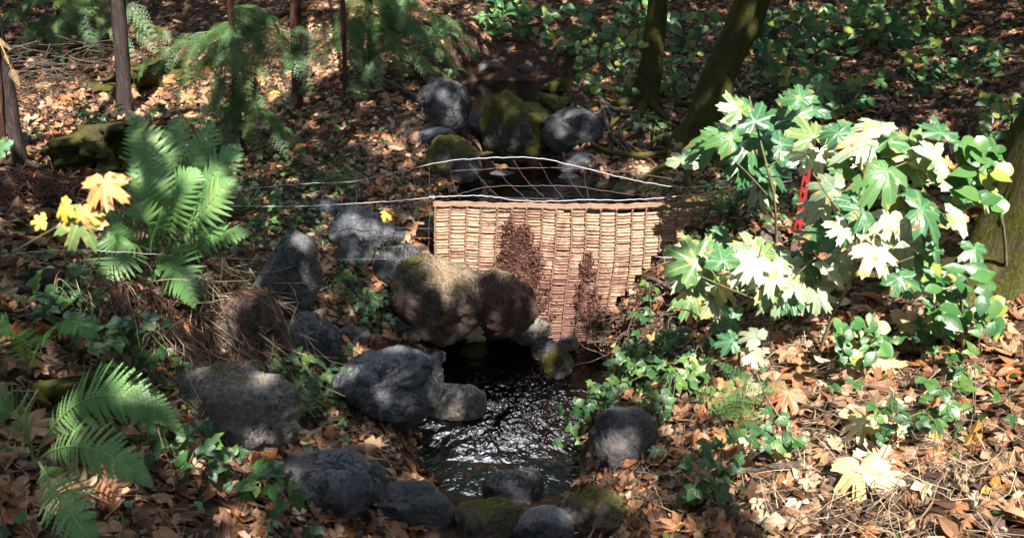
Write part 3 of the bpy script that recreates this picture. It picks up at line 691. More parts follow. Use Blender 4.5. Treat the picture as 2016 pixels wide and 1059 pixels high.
# ------------------------------------------------------------------ ferns
def frond_mesh(mb, base, mid, tip, width, nrm, npin=26, curve=.6, peak=.35, lace=1.0, stipe=.12):
    base, mid, tip = (np.array(tuple(v), float) for v in (base, mid, tip)); c1 = 2 * mid - .5 * base - .5 * tip
    P = lambda t: (1-t)**2 * base + 2*t*(1-t) * c1 + t*t * tip
    L_ = np.linalg.norm(mid - base) + np.linalg.norm(tip - mid)
    ts = np.linspace(0, 1, 22); pts = [P(t) for t in ts]; fr = random.random()
    tube(mb, pts, [.0035 * (1 - .8 * t) for t in ts], 5, rnd=.95)
    nrm = np.array(tuple(nrm), float)
    for i in range(npin):
        t = stipe + (1 - stipe) * (i + .5) / npin; u = (t - stipe) / (1 - stipe)
        T = P(min(1, t + .02)) - P(t - .02); T /= np.linalg.norm(T)
        s_ = np.cross(T, nrm); s_ /= np.linalg.norm(s_); nn_ = np.cross(s_, T)
        prof = (u / peak) ** .6 if u < peak else ((1 - u) / (1 - peak)) ** .8
        ln = width * max(.05, prof) * random.uniform(.93, 1.05)
        for sg in (-1, 1):
            d = s_ * sg * math.cos(.42 + .3 * u) + T * math.sin(.42 + .3 * u); d += nn_ * random.uniform(-.28, .12); d /= np.linalg.norm(d)
            o_ = P(t) + T * (.35 * sg / npin * .1)
            w = L_ * (1 - stipe) / npin * .52 * lace; e = np.cross(nn_, d); e /= np.linalg.norm(e)
            npn = max(5, int(ln / .0085)); V = []; q = []
            droop = curve * ln * .25
            for k in range(npn):
                a = k / npn; b_ = (k + .92) / npn; tap = (1 - a) ** .7 * (1 if k else .8)
                pa = o_ + d * ln * a - nn_ * droop * a * a; pb = o_ + d * ln * b_ - nn_ * droop * b_ * b_
                for s2 in (-1, 1):
                    m0 = len(V); cc_ = d * ln / npn; tipp = e * s2 * w * tap - nn_ * w * .15
                    V += [pa, pb, pb + tipp * .85 + cc_ * .55, pa + tipp + cc_ * .75]; q.append((m0, m0+1, m0+2, m0+3) if s2 * sg > 0 else (m0+1, m0, m0+3, m0+2))
            Va = np.array(V); mb.add(Va, [np.array(q)], np.clip(fr * .6 + random.uniform(0, .4), 0, 1), np.zeros((len(V), 3)) + np.array([random.random()*3, a, 0]))
def fern(base, fronds, label, m=None, cat='fern', name='fern', group=None, nrm=(0, -.55, .85)):
    t = empty(name, base, label, cat, group); O = np.array(tuple(base))
    for fr in fronds:
        mb = MB(); b, md, tp, w = fr[:4]; frond_mesh(mb, b, md, tp, w, fr[4] if len(fr) > 4 else nrm, npin=fr[5] if len(fr) > 5 else 24)
        mb.build('frond', m or M_fern, t, O, smooth=False)
    return t
Yf = ground_at(320, 545).y
gb = ground_at(320, 545)
print('fern base', gb)
def fr(bx, by, mx, my, tx, ty, w, dy0=0, dm=-.15, dt=-.1, nrm=(0, -.6, .8), npin=18):
    b = at(bx, by, gb.y + dy0); mm = at(mx, my, gb.y + dm); tp = at(tx, ty, gb.y + dt); s_ = depth_of(mm) / F
    return (b, mm, tp, w * s_ * 1.15, nrm, npin)
fern(gb, [fr(325,500,300,330,252,222,62,0,0,.15), fr(328,500,335,330,352,228,60,0,.05,.25), fr(330,500,375,350,418,238,58,0,.0,.15), fr(332,500,400,370,472,285,66,0,-.1,0),
          fr(332,500,395,420,462,345,62,0,-.2,-.15), fr(332,510,400,470,497,458,44,0,-.2,-.25), fr(330,500,345,400,385,330,66,0,-.15,-.1), fr(325,500,310,400,300,300,62,0,-.12,0),
          fr(320,500,285,410,262,300,50,0,-.15,-.05), fr(318,510,250,450,196,420,44,0,-.1,-.1), fr(318,510,290,440,262,400,44,0,-.25,-.2)],
     'tall green fern with large arching fronds on the left bank')
gb2 = ground_at(285, 545); gb_save = gb; gb = ground_at(290, 535)
fern(gb, [fr(290,512,340,520,382,606,60,0,-.28,-.42,(0,-.8,.6)), fr(285,512,235,510,176,596,56,0,-.28,-.4,(0,-.8,.6)), fr(288,512,262,480,205,500,40,0,-.2,-.2), fr(288,512,305,450,320,420,40,0,-.25,-.3),
          fr(286,512,225,470,190,470,36,0,-.15,-.1)], 'lower fern with two pale fronds hanging in front of the tall fern')
gb = ground_at(60, 760)
fern(gb, [fr(58,735,110,640,198,668,46,0,-.15,-.2,(0,-.2,1)), fr(58,735,30,660,-20,640,46,0,-.1,-.1,(0,-.3,1))], 'yellow green fern frond arching over the mossy stump', M_ferntan)
gb = ground_at(60, 930)
def frn(a, b, c, w, n_=(0, -.5, .85), npin=30):
    A_, B_, C_ = (at(*q) for q in (a, b, c)); return (A_, B_, C_, w * depth_of(B_) / F, n_, npin)
fern(gb, [frn((70,900,1.75),(190,780,1.62),(362,850,1.6),80,(0,-.75,.65),34), frn((65,905,1.75),(30,820,1.6),(-60,800,1.6),70), frn((75,905,1.75),(170,880,1.45),(300,960,1.35),70,(0,-.75,.65),34),
          frn((75,905,1.75),(120,980,1.4),(190,1080,1.3),64)], 'big green fern in the bottom left corner seen from close up')
# far small ferns
def small_fern(px, py, size, nfr, label, m=None, up=.7, group=None, lift=0):
    b = ground_at(px, py); b.z += lift; s_ = size / F * depth_of(b); fl = []
    for k in range(nfr):
        a = 6.283 * k / nfr + random.uniform(-.3, .3); L_ = s_ * random.uniform(.8, 1.1)
        d = Vector((math.cos(a), math.sin(a), 0)); mid = b + d * L_ * .45 + Vector((0, 0, L_ * up)); tp = b + d * L_ + Vector((0, 0, L_ * up * .75))
        fl.append((b, mid, tp, L_ * .22, (d.x * -.3, d.y * -.3 - .3, 1), 18))
    return fern(b, fl, label, m, group=group)
small_fern(968, 72, 62, 6, 'small pale fern catching light in the dark above the upper pool')
small_fern(850, 112, 80, 8, 'fern behind the fallen branch left of the upper pool')
small_fern(880, 165, 40, 7, 'little fern beside the dark smooth boulder of the upper pool')
small_fern(715, 600, 46, 9, 'small grassy fern in the green patch between the boulders', up=.5)
small_fern(775, 60, 70, 7, 'shaded fern under the cedar at the top of the slope')

# ------------------------------------------------------------------ trees
def trunk(name, label, base, top, r0, r1, m, cat='tree', roots=0, bend=.05, flare=1.7, wob=.45, sides=14, ext=1.0, group=None, rootlen=.7):
    t = empty(name, base, label, cat, group); O = np.array(tuple(base)); mb = MB(); pts = []; rr = []
    d = top - base; n_ = 26; sx, sy = random.uniform(-1, 1) * bend, random.uniform(-1, 1) * bend
    for k in range(n_ + 1):
        u = k / n_; u = u ** 1.6 * ext; p = base - d.normalized() * .12 + d * u
        p = p + Vector((math.sin(u * 5) * sx, math.cos(u * 4) * sy - sy, 0)); pts.append(p)
        rr.append((r0 + (r1 - r0) * min(1, u)) * (1 + (flare - 1) * math.exp(-u * d.length / (r0 * 2.2))))
    tube(mb, pts, rr, sides, wob=wob); mb.build('trunk', m, t, O)
    for k in range(roots):
        a = 6.283 * k / roots + random.uniform(-.4, .4) ; P = [base + Vector((math.cos(a), math.sin(a), 0)) * r0 * .6 + Vector((0, 0, r0 * .9))]
        L_ = rootlen * random.uniform(.6, 1.2); 
        for j in range(1, 6):
            a += random.uniform(-.35, .35); q = P[-1] + Vector((math.cos(a), math.sin(a), 0)) * L_ / 5; q.z = H(q.x, q.y) + .035 * (1 - j / 6) * random.uniform(.2, 1.6); P.append(q)
        mb = MB(); S_ = spline(P, 5); tube(mb, S_, [r0 * .42 * (1 - i / len(S_)) ** .8 + .006 for i in range(len(S_))], 8, wob=.4); mb.build('root', m, t, O)
    return t, O
def vertical_top(px_b, py_b, px_t, py_t, lenm, dy=0):
    """a trunk that leaves the ground where the first pixel meets it and leans through the second"""
    b = ground_at(px_b, py_b); q = at(px_t, py_t, b.y + dy); d = (q - b).normalized(); return b, b + d * lenm
LT = [('conifer', 'slim dark conifer trunk rising behind the tall fern', (246,232),(233,90), 6, .058, .04, M_bark),
      ('conifer', 'slim reddish conifer trunk in the upper middle of the left slope', (584,214),(578,60), 6, .05, .035, M_redbark),
      ('conifer', 'dark leaning conifer trunk at the far left with dead twigs', (42,330),(10,150), 5, .045, .03, M_bark),
      ('conifer', 'thin conifer trunk at the top right of the left slope', (682,200),(678,110), 5, .022, .015, M_redbark)]
treeobj = {}
for nm, lb, a, b_, ln, r0, r1, m_ in LT:
    B_, T_ = vertical_top(*a, *b_, ln); treeobj[a] = trunk(nm, lb, B_, T_, r0, r1, m_, roots=3, rootlen=.3) + (B_, T_)
RT = [('broadleaf_tree', 'mossy tree with a tangle of surface roots right of the upper pool', (1268,212),(1280,120), 7, .085, .06, M_mossbark, 7, .9),
      ('broadleaf_tree', 'thick mossy leaning tree behind the dark green maple leaves', (1352,312),(1408,170), 8, .11, .08, M_mossbark, 5, .6),
      ('broadleaf_tree', 'massive mossy tree trunk at the right edge of the bank', (1945,560),(2050,330), 9, .14, .11, M_mossbark, 5, .6)]
for nm, lb, a, b_, ln, r0, r1, m_, nr, rl in RT:
    B_, T_ = vertical_top(*a, *b_, ln); treeobj[a] = trunk(nm, lb, B_, T_, r0, r1, m_, roots=nr, rootlen=rl, bend=.06, wob=.5, sides=36) + (B_, T_)
# mossy stump, mossy log, old root mass on the left
def blob_wood(name, label, px, py, w, h, m, cat, top_flat=False, seed=1, Y=None):
    o = boulder(px, py, w, h, 'moss', label, seed=seed, name=name, Y=Y, rough=.3); o.data.materials.clear(); o.data.materials.append(m); o['category'] = cat; return o
b = ground_at(148, 765); q, O = trunk('stump', 'short cut stump covered in dark moss at the lower left', b, b + Vector((-.02, .02, .17)), .095, .085, M_mossy, 'stump', roots=0, flare=1.25, wob=.8, sides=36)
for px, py, h_, r_, lb in ((225,330,.42,.16,'old mossy stump behind the tall fern at the foot of the slim dark conifer'),(292,165,.30,.17,'broken pale rotten stump in sun on the upper left slope')):
    b = ground_at(px, py); trunk('stump', lb, b, b + Vector((-.03, .05, h_)), r_, r_ * .75, M_mossy if px < 250 else M_mossbark, 'stump', roots=5, rootlen=.4, wob=1.1, sides=40, flare=2.2)
b = ground_at(88, 590); trunk('broken_trunk', 'weathered dark broken trunk on the far left below the yellow leaves', b, at(78, 470, b.y + .02), .06, .05, M_bark, 'tree trunk', roots=4, rootlen=.3, wob=.9, sides=36)
# tangled root mass of dark dead fronds
def tangle(name, label, cat, px, py, w, h, n_, m, r=.0025, seed=0, L_=.35, Y=None, lift=.12, dirn=None, part=None):
    b = ground_at(px, py) if Y is None else at(px, py, Y); sc = depth_of(b) / F; mb = MB(); rd = random.Random(seed)
    for i in range(n_):
        o_ = Vector((b.x + rd.gauss(0, .45) * w * sc, b.y + rd.gauss(0, .4) * h * sc, 0)); o_.z = H(o_.x, o_.y) + rd.uniform(0, lift)
        a = rd.uniform(0, 6.28) if dirn is None else dirn + rd.gauss(0, .25); L2 = L_ * rd.uniform(.4, 1.2); P = [o_]
        for k in range(4):
            a += rd.gauss(0, .25); p = P[-1] + Vector((math.cos(a), math.sin(a), 0)) * L2 / 4; p.z = max(H(p.x, p.y) + .008, P[-1].z + rd.gauss(-.012, .025)); P.append(p)
        tube(mb, P, [r * (1 - .15 * k) * rd.uniform(.6, 1.4) for k in range(5)], 4, rnd=rd.random(), cap=False)
    o = mb.build(name, m, None, tuple(b)); o.location = b; return tag(o, label, cat)
tangle('root_mass', 'dark matted root mass at the left below the orange leaves', 'roots', 112, 400, 150, 90, 420, M_stalk_silhouette, .004, 3, .22)
tangle('dead_bracken', 'heap of dead grey bracken stalks falling across the brown boulder', 'dead plants', 470, 640, 120, 120, 130, M_straw, .0025, 4, .45, dirn=-.9, lift=.3)
tangle('dead_bracken', 'mat of dead brown stalks below the lower fern', 'dead plants', 320, 660, 170, 120, 260, M_stalk_silhouette, .0022, 5, .4, dirn=-1.2, lift=.2)
tangle('dead_bracken', 'pale broken straw stalks hanging under the hanging fern fronds', 'dead plants', 330, 700, 120, 120, 60, M_straw, .0022, 6, .5, dirn=-1.0, lift=.25)
tangle('dead_grass', 'dry grass heap on top of the large rounded boulder', 'dry grass', 880, 512, 70, 40, 0 + 1, M_straw, .002, 7, .2)
tangle('twig_pile', 'loose tangle of grey twigs under the roots right of the screen', 'twigs', 1240, 665, 110, 60, 90, M_root, .004, 8, .3)
tangle('twig_pile', 'litter of thin dead twigs in the lower right corner', 'twigs', 1740, 1010, 260, 90, 60, M_straw, .002, 9, .3)
tangle('twig_pile', 'spray of bare grey twigs at the far upper left', 'twigs', 110, 190, 160, 60, 110, M_root, .004, 10, .8, lift=.5)
# ------------------------------------------------------------------ branches, roots on the right
def stick(name, label, cat, pts, r0, r1, m, wob=.25):
    P = spline([p if isinstance(p, Vector) else at(*p) for p in pts], 6); mb = MB(); n_ = len(P)
    tube(mb, P, [r0 + (r1 - r0) * i / n_ for i in range(n_)], 8, wob=wob); o = mb.build(name, m, None, tuple(P[0])); o.location = tuple(P[0]); return tag(o, label, cat)
def gp(px, py, lift=.02):
    p = ground_at(px, py); p.z += lift; return p
stick('root', 'dark curling root looping down the right bank beside the screen', 'root', [gp(1375,600,.03),gp(1340,612,.05),gp(1322,640,.05),gp(1325,672,.05),gp(1305,700,.03),gp(1270,722,.0)], .02, .014, M_root)
stick('root', 'thick dark root lying level above the bramble leaves', 'root', [gp(1330,680,.03),gp(1285,692,.05),gp(1240,698,.05),gp(1200,705,.0)], .022, .015, M_root)
stick('root', 'upper grey root arching out of the bank beside the screen', 'root', [gp(1350,590,.02),gp(1310,580,.06),gp(1275,566,.06),gp(1245,575,.01)], .015, .011, M_root)
stick('root', 'mossy root crossing the bank below the mossy trees', 'root', [gp(1165,290,.03),gp(1200,312,.05),gp(1260,318,.05),gp(1330,312,.05),gp(1370,305,.02)], .018, .024, M_mossy)
stick('root', 'bare root twisting down beside the dark flat topped block', 'root', [gp(1180,205,.05),gp(1190,240,.06),gp(1200,275,.05),gp(1230,300,.02)], .02, .014, M_root)
stick('root', 'short upright dead snag in front of the right bank', 'root', [gp(1225,652,.0),at(1232,625,4.05),at(1242,605,4.0)], .007, .003, M_twig)
for i, (pts, lb) in enumerate([([(1262,225),(1230,240),(1205,255),(1190,285)],'root forking left from the foot of the mossy tree'),([(1255,228),(1215,228),(1190,222),(1172,235)],'level root reaching toward the round moss cushion stone'),
    ([(1270,235),(1262,262),(1240,280),(1215,285)],'root bending down below the mossy tree'),([(1285,230),(1300,250),(1325,262),(1345,280)],'mossy root running right from the mossy tree'),
    ([(1250,240),(1222,262),(1225,285),(1245,300)],'bare root hooking down the earth bank'),([(1205,205),(1192,222),(1205,245),(1200,270)],'grey root with side twigs by the dark flat topped block'),([(1280,250),(1290,275),(1280,300),(1262,312)],'root dropping to the mossy crossing root')]):
    stick('root', lb, 'root', [gp(x, y, .05 if 0 < j < 3 else .0) for j, (x, y) in enumerate(pts)], .022, .012, M_root if i % 3 else M_mossbark)
stick('fallen_branch', 'thick grey stick lying on litter near the bottom right', 'branch', [gp(1405,945,.02),gp(1460,938,.03),gp(1520,934,.035),gp(1580,926,.03)], .011, .013, M_root)
stick('fallen_branch', 'thin dry branch leading up from the thick grey stick', 'branch', [gp(1578,925,.03),gp(1550,880,.07),gp(1505,835,.12),gp(1480,795,.16)], .006, .004, M_twig)
stick('fallen_branch', 'long dead branch lying down the slope left of the upper pool', 'branch', [gp(690,125,.05),gp(740,165,.08),gp(800,195,.07),gp(845,210,.03)], .014, .018, M_root)
stick('fallen_branch', 'pale branch in sun between the cedars', 'branch', [gp(520,70,.1),gp(570,88,.12),(622,92,8.4)], .012, .008, M_twig)
stick('fallen_branch', 'dark dead log on the slope beside the upper pool', 'branch', [gp(800,130,.1),gp(835,165,.1),gp(870,215,.04)], .035, .05, M_bark)
stick('fallen_branch', 'thin bent twig over the far left slope', 'branch', [gp(60,165,.5),gp(110,160,.35),gp(160,140,.3),gp(205,90,.5)], .009, .005, M_root)
stick('dry_stalk', 'thin pale stalk arching over the largest boulder of the upper pool', 'stalk', [at(960,110,7.2),at(915,160,7.0),at(870,195,6.6),at(830,200,6.3)], .0035, .003, M_twig)
for i, (pts) in enumerate([[(1470,760),(1500,740),(1560,735)],[(1560,800),(1620,830),(1690,850)],[(1650,980),(1700,940),(1760,925)],[(1480,740),(1540,700),(1600,690)],[(1700,1020),(1760,985),(1840,960)],[(560,700),(520,660),(470,600)],[(240,150),(300,200),(330,240)],[(1510,620),(1560,600),(1600,640)]]):
    stick('twig', ['short twig under the ferny spray on the right bank','twig crossing the sunlit litter','twig beside the cream leaves','twig below the pale maple leaves','twig at the bottom right edge','stalk leaning on the brown mottled boulder','twig on the upper left litter slope','twig under the lower maple leaves'][i], 'twig', [gp(a, b_, .03 + .02 * (j % 2)) for j, (a, b_) in enumerate(pts)], .004, .003, M_twig)

# ------------------------------------------------------------------ cedar foliage
def spray(mb, o_, d, up, L_, rd, dens=1.0):
    """one flat drooping cedar spray"""
    d = np.array(tuple(d), float); d /= np.linalg.norm(d); up = np.array(tuple(up), float); s_ = np.cross(d, up); s_ /= np.linalg.norm(s_); up = np.cross(s_, d)
    o_ = np.array(tuple(o_), float); n_ = int(8 * dens); V = []; q = []; rr = rd.random()
    def blade(p, dr, ln, w):
        e = np.cross(dr, up); e /= np.linalg.norm(e) + 1e-9; m0 = len(V)
        V.extend([p - e * w * .4, p + e * w * .4, p + dr * ln * .6 + e * w * .6, p + dr * ln, p + dr * ln * .6 - e * w * .6]); q.append((m0, m0+1, m0+2, m0+3, m0+4))
    P = lambda t: o_ + d * L_ * t - up * L_ * .35 * t * t
    for i in range(n_):
        t = (i + .4) / n_; p = P(t); sl = L_ * .42 * (1 - t) ** .7 + L_ * .04
        for sg in (-1, 1):
            dr = d * .75 + s_ * sg * .75 + up * rd.uniform(-.2, .1); dr /= np.linalg.norm(dr)
            m_ = 2 + int(sl / L_ * 9)
            for k in range(m_):
                u = (k + .3) / m_; pp = p + dr * sl * u - up * sl * .25 * u * u
                for s2 in (-1, 1):
                    d3 = dr * .8 + np.cross(dr, up) * s2 * .6 + rd.uniform(-.15, .1) * up; d3 /= np.linalg.norm(d3)
                    blade(pp, d3, L_ * .10 * (1.15 - u), L_ * .016)
            blade(p, dr, sl, L_ * .008)
    blade(o_, d, L_ * .6, L_ * .012)
    mb.add(np.array(V), [np.array(q)], np.clip(rr + rd.uniform(-.1, .1), 0, 1), np.tile([rr, 0, 0], (len(V), 1)))
def cedar(label, px, py, ptx, pty, boughs, r0=.03, m=None, dry=None, hgt=3.5, dy=0, name='cedar'):
    B_, T_ = vertical_top(px, py, ptx, pty, hgt, dy); t, O = trunk(name, label, B_, T_, r0, r0 * .5, M_redbark, roots=0, bend=.03)
    axis = (T_ - B_).normalized()
    for i, (bx, by, L_, dY) in enumerate(boughs):
        rd = random.Random(i * 7 + px); tip = at(bx, by, B_.y + dY); h0 = (tip - B_).dot(axis); st = B_ + axis * max(.1, h0 + .15)
        mb = MB(); path = spline([st, st.lerp(tip, .5) + Vector((0, 0, .06)), tip], 6); tube(mb, path, [.007 * (1 - .12 * k / 2) * .8 for k in range(len(path))][::1], 5, rnd=1)
        for k in range(2, len(path)):
            dd = path[min(k+1, len(path)-1)] - path[k-1]; dd /= np.linalg.norm(dd)
            for s2 in (-1, 1):
                if rd.random() < .2: continue
                sd_ = np.cross(dd, (0, 0, 1)) * s2; spray(mb, path[k], dd * .5 + sd_ * .7 + np.array([rd.uniform(-.4,.4), rd.uniform(-.5,.3), rd.uniform(-.9, .1)]), (rd.uniform(-.6,.6), rd.uniform(-1, .1), .6), L_ * rd.uniform(.35, .75), rd)
        spray(mb, path[-1], dd + np.array([0, -.1, -.3]), (0, -.6, .8), L_, rd)
        mb.build('bough', dry if dry and i in (0,) else (m or M_cedar), t, O, smooth=False)
    return t
cedar('young cedar with feathery green boughs left of the slim reddish trunk', 470,295,455,80,
      [(380,100,.28,-.1),(430,85,.3,0),(500,90,.3,-.2),(530,125,.32,-.3),(570,110,.26,-.3),(480,150,.3,-.2),(430,160,.28,-.2),(500,180,.26,-.2),(400,130,.26,0),(455,215,.28,-.2),(490,240,.26,-.3),(540,250,.26,-.4),(570,262,.2,-.4),(445,255,.22,-.2),(515,65,.3,-.1),(340,95,.3,.1),(600,75,.25,-.2),(300,110,.26,.1),(370,140,.26,0),(550,60,.3,0),(470,110,.3,-.3),(420,200,.24,-.2)], .03)
cedar('broad cedar with green boughs hanging above the dead branch', 735,165,730,40,
      [(700,40,.3,-.2),(660,75,.32,-.3),(700,95,.32,-.3),(740,115,.3,-.3),(770,70,.34,-.2),(810,95,.32,-.2),(790,40,.32,0),(830,60,.3,-.1),(640,50,.28,-.1),(720,140,.24,-.3),(840,25,.3,.1),(860,85,.25,-.1),(620,105,.22,-.3),(760,20,.3,0),(880,40,.3,0),(905,80,.24,0),(840,130,.24,-.1),(800,30,.3,-.2),(680,20,.3,-.2),(870,110,.22,0)], .035)
cedar('dry cedar with bleached tan tips at the top of the slope', 705,130,700,20, [(715,55,.26,-.5),(690,30,.26,-.5),(730,25,.22,-.5)], .02, M_cedardry)
cedar('cedar with a few dead tan sprays at the left edge', 5,330,-10,120, [(22,135,.10,-.1)], .03, M_cedardry)
cedar('small leafy cedar shading the top left corner', 120,80,120,-40, [(60,60,.35,-.3),(110,70,.35,-.3),(170,60,.35,-.3),(220,50,.35,-.3),(270,60,.3,-.3),(320,60,.3,-.3),(30,20,.4,-.3),(150,10,.4,-.3),(250,5,.4,-.3)], .04)
def seedling_conifer():
    b = ground_at(1452, 850); t = empty('conifer_seedling', b, 'feathery green conifer seedling on the right bank', 'seedling'); O = np.array(tuple(b)); rd = random.Random(4)
    tp = b + Vector((.02, .03, .24)); mb = MB(); tube(mb, [b, b.lerp(tp, .5), tp], [.004, .003, .002], 5); mb.build('stem', M_stem, t, O)
    for k in range(16):
        a = k * 2.4; q = b.lerp(tp, .15 + .85 * k / 16); mb = MB()
        spray(mb, q, (math.cos(a), math.sin(a), rd.uniform(.0, .7)), (0, -.2, 1), .17 * rd.uniform(.7, 1.1), rd); mb.build('bough', M_cedar, t, O, smooth=False)
seedling_conifer()

# ------------------------------------------------------------------ maple saplings on the right
HI = {}
for i in range(6): HI[i] = leaf_base(HALF, [.2,.45,.1,.55,.3,.15][i], .26, .045, 50 + i, [.05,.2,-.1,.3,.15,.08][i], rings=4)
def orient(nrm, spin):
    z = Vector(nrm).normalized(); x = Vector((1, 0, 0)); y = (z.cross(x)).normalized(); x = y.cross(z).normalized()
    M_ = Matrix((x, y, z)).transposed(); return M_ @ Matrix.Rotation(spin, 3, 'Z')
leafmesh = {}
def get_leaf_mesh(m, v, base=None, key='maple'):
    k = (m.name, v, key)
    if k not in leafmesh:
        V, F_ = base or HI[v]; leafmesh[k] = mk('leaf', V, F_, m, None, np.full(len(V), random.random()), V, True, link=False)
    return leafmesh[k]
MM = {'g': M_mapleG, 'p': M_mapleP, 's': M_mapleS, 't': M_mapleT}
def oval_mesh(m):
    v = random.randrange(5); return get_leaf_mesh(m, v, OV[v % 3], 'oval')
def sapling(name, label, cat, stems, leaves, Yd, kind='maple', mstem=None, petiole=True, group=None):
    """stems: lists of (px,py,dY); leaves: (px,py,size px,spin deg,type[,dY])"""
    b = ground_at(stems[0][0][0], stems[0][0][1]); t = empty(name, b, label, cat, group); O = np.array(tuple(b)); allp = []
    for i, (st) in enumerate(stems):
        pts = [at(x, y, b.y + dy) for x, y, dy in st]
        if i == 0: pts[0] = b - Vector((0, 0, .03))
        P = spline(pts, 6); mb = MB(); r0 = .0085 if i == 0 else .005; tube(mb, P, [r0 * (1 - .6 * k / len(P)) for k in range(len(P))], 7, wob=.1); mb.build('stem', mstem or M_stem, t, O); allp += list(P)
    allp = np.array(allp)
    if kind == 'maple' and len(leaves) > 12:
        rx = random.Random(len(leaves)); leaves = leaves + [(l_[0] + rx.uniform(-50, 50), l_[1] + rx.uniform(-40, 50), rx.uniform(36, 80), rx.uniform(0, 360), rx.choice('ggpps'), rx.uniform(.0, .5)) for l_ in leaves[::2]]
    for lf in leaves:
        px, py, sz, sp, ty = lf[:5]; dY = lf[5] if len(lf) > 5 else random.uniform(-.25, .12)
        p = at(px, py, b.y + dY); s_ = sz / F * depth_of(p)
        nr = Vector((random.uniform(-.35, .35), -.62 + random.uniform(-.25, .25), .72 + random.uniform(-.2, .2)))
        Rm_ = orient(nr, R(sp) + random.uniform(-.15, .15))
        if kind == 'maple': me = get_leaf_mesh(MM[ty], random.randrange(6)); sc = s_ * 1.12; ctr = Rm_ @ Vector((0, .2, 0)) * sc
        else: me = oval_mesh(MM.get(ty, M_hazel)); sc = s_; ctr = Rm_ @ Vector((0, .45, 0)) * sc
        o = bpy.data.objects.new('leaf', me); o.parent = t; col.objects.link(o); loc = p - ctr
        o.matrix_local = Matrix.Translation(loc - b) @ Rm_.to_4x4() @ Matrix.Scale(sc, 4)
        if ty == 't': o['label'] = 'yellow turned leaf'
        if petiole:
            dd = np.linalg.norm(allp - np.array(tuple(loc)), axis=1); dd += .6 * np.maximum(0, allp[:, 2] - loc.z); q = Vector(allp[np.argmin(dd)])
            mb = MB(); mid = loc.lerp(q, .5) + Vector((0, 0, .03)) - (Rm_ @ Vector((0, .1, 0))) * sc; P = spline([q, mid, loc], 4); tube(mb, P, .0021 if kind == 'maple' else .0012, 5)
            pt = mb.build('petiole', M_stem, t, O); pt.parent = o; pt.matrix_local = o.matrix_local.inverted()
    return t
OV = [oval_base(.72, .25, .2, 7, .1), oval_base(.8, .15, .35, 7, .12), oval_base(.62, .3, .1, 7, .1)]
sapling('maple_sapling', 'maple sapling with big blue green leaves in front of the leaning mossy tree', 'sapling',
    [[(1530,480,0),(1525,400,-.1),(1510,330,-.15),(1490,250,-.1),(1475,190,0)], [(1525,400,-.1),(1460,330,-.2),(1410,290,-.25)], [(1510,330,-.15),(1560,300,-.2),(1600,280,-.2)]],
    [(1385,283,92,110,'g'),(1425,262,84,60,'g'),(1468,285,92,150,'g'),(1478,222,92,10,'g'),(1520,262,86,-70,'g'),(1502,332,104,200,'g'),(1455,320,84,130,'g'),(1450,205,70,40,'s'),(1530,345,80,240,'g'),(1500,375,70,180,'p'),(1545,300,70,-40,'g'),(1555,215,84,20,'g'),(1600,205,80,-20,'g'),(1575,180,70,0,'g')], 0)
sapling('maple_sapling', 'tall maple sapling with pale sunlit leaves on forked stem beside the red post', 'sapling',
    [[(1612,690,0),(1640,620,-.05),(1685,525,-.12),(1682,440,-.15),(1700,350,-.15),(1717,285,-.15)], [(1685,525,-.12),(1740,525,-.15),(1800,505,-.2)], [(1682,440,-.15),(1640,400,-.2),(1600,340,-.2)], [(1700,350,-.15),(1760,330,-.1),(1830,300,-.1)]],
    [(1595,255,82,20,'s'),(1612,312,80,170,'p'),(1575,300,70,70,'p'),(1625,365,76,60,'p'),(1632,400,86,150,'p'),(1602,410,70,100,'p'),(1680,278,104,60,'p'),(1640,255,60,40,'g'),(1742,262,104,-10,'g'),(1720,330,80,-60,'p'),(1735,352,112,150,'g'),
     (1660,330,70,100,'g'),(1800,282,112,-30,'s'),(1802,330,100,190,'s'),(1850,300,80,-40,'p'),(1838,415,116,-100,'g'),(1768,404,70,180,'s'),(1690,420,70,120,'g'),(1712,458,80,200,'g'),(1752,440,72,170,'p'),(1765,490,96,150,'p'),(1730,505,90,190,'p'),
     (1815,495,84,-120,'g'),(1850,492,66,-90,'g'),(1655,452,62,120,'p'),(1790,450,80,160,'p'),(1868,318,30,0,'t'),(1880,348,30,160,'t'),(1670,395,60,90,'g'),(1700,300,60,10,'g'),(1770,360,60,180,'p'),(1690,480,76,160,'p'),(1900,430,70,-60,'p'),(1920,500,60,170,'g'),(1830,560,74,180,'p'),(1780,560,70,200,'g'),(1890,390,60,20,'g'),(1720,240,80,10,'p'),(1850,250,70,0,'g'),(1660,540,70,170,'p'),(1640,460,70,100,'g')], 0)
sapling('maple_sapling', 'low maple sapling with spotted leaves right of the woven screen', 'sapling',
    [[(1520,690,0),(1515,600,-.1),(1490,540,-.15),(1500,480,-.15)], [(1515,600,-.1),(1440,570,-.25),(1370,540,-.3)], [(1515,600,-.1),(1570,540,-.2),(1610,500,-.2)]],
    [(1410,600,70,190,'p'),(1450,520,80,30,'p'),(1420,500,70,0,'g'),(1340,540,70,100,'p'),(1580,590,66,170,'p'),(1620,590,60,200,'p'),(1640,530,70,-40,'p'),(1350,505,104,60,'s'),(1392,492,76,-20,'s'),(1365,545,90,140,'g'),(1430,560,84,-80,'s'),(1360,590,78,160,'s'),(1385,600,60,190,'t'),(1478,480,80,10,'p'),(1510,492,60,-50,'s'),(1480,528,76,150,'p'),(1540,490,80,10,'g'),(1560,520,84,-60,'p'),
     (1520,545,84,170,'p'),(1530,588,76,180,'p'),(1500,560,80,110,'s'),(1570,560,72,200,'p'),(1602,520,80,-60,'g'),(1610,555,84,210,'p'),(1596,460,74,30,'g'),(1625,440,80,-10,'g'),(1560,600,50,190,'g')], 0)
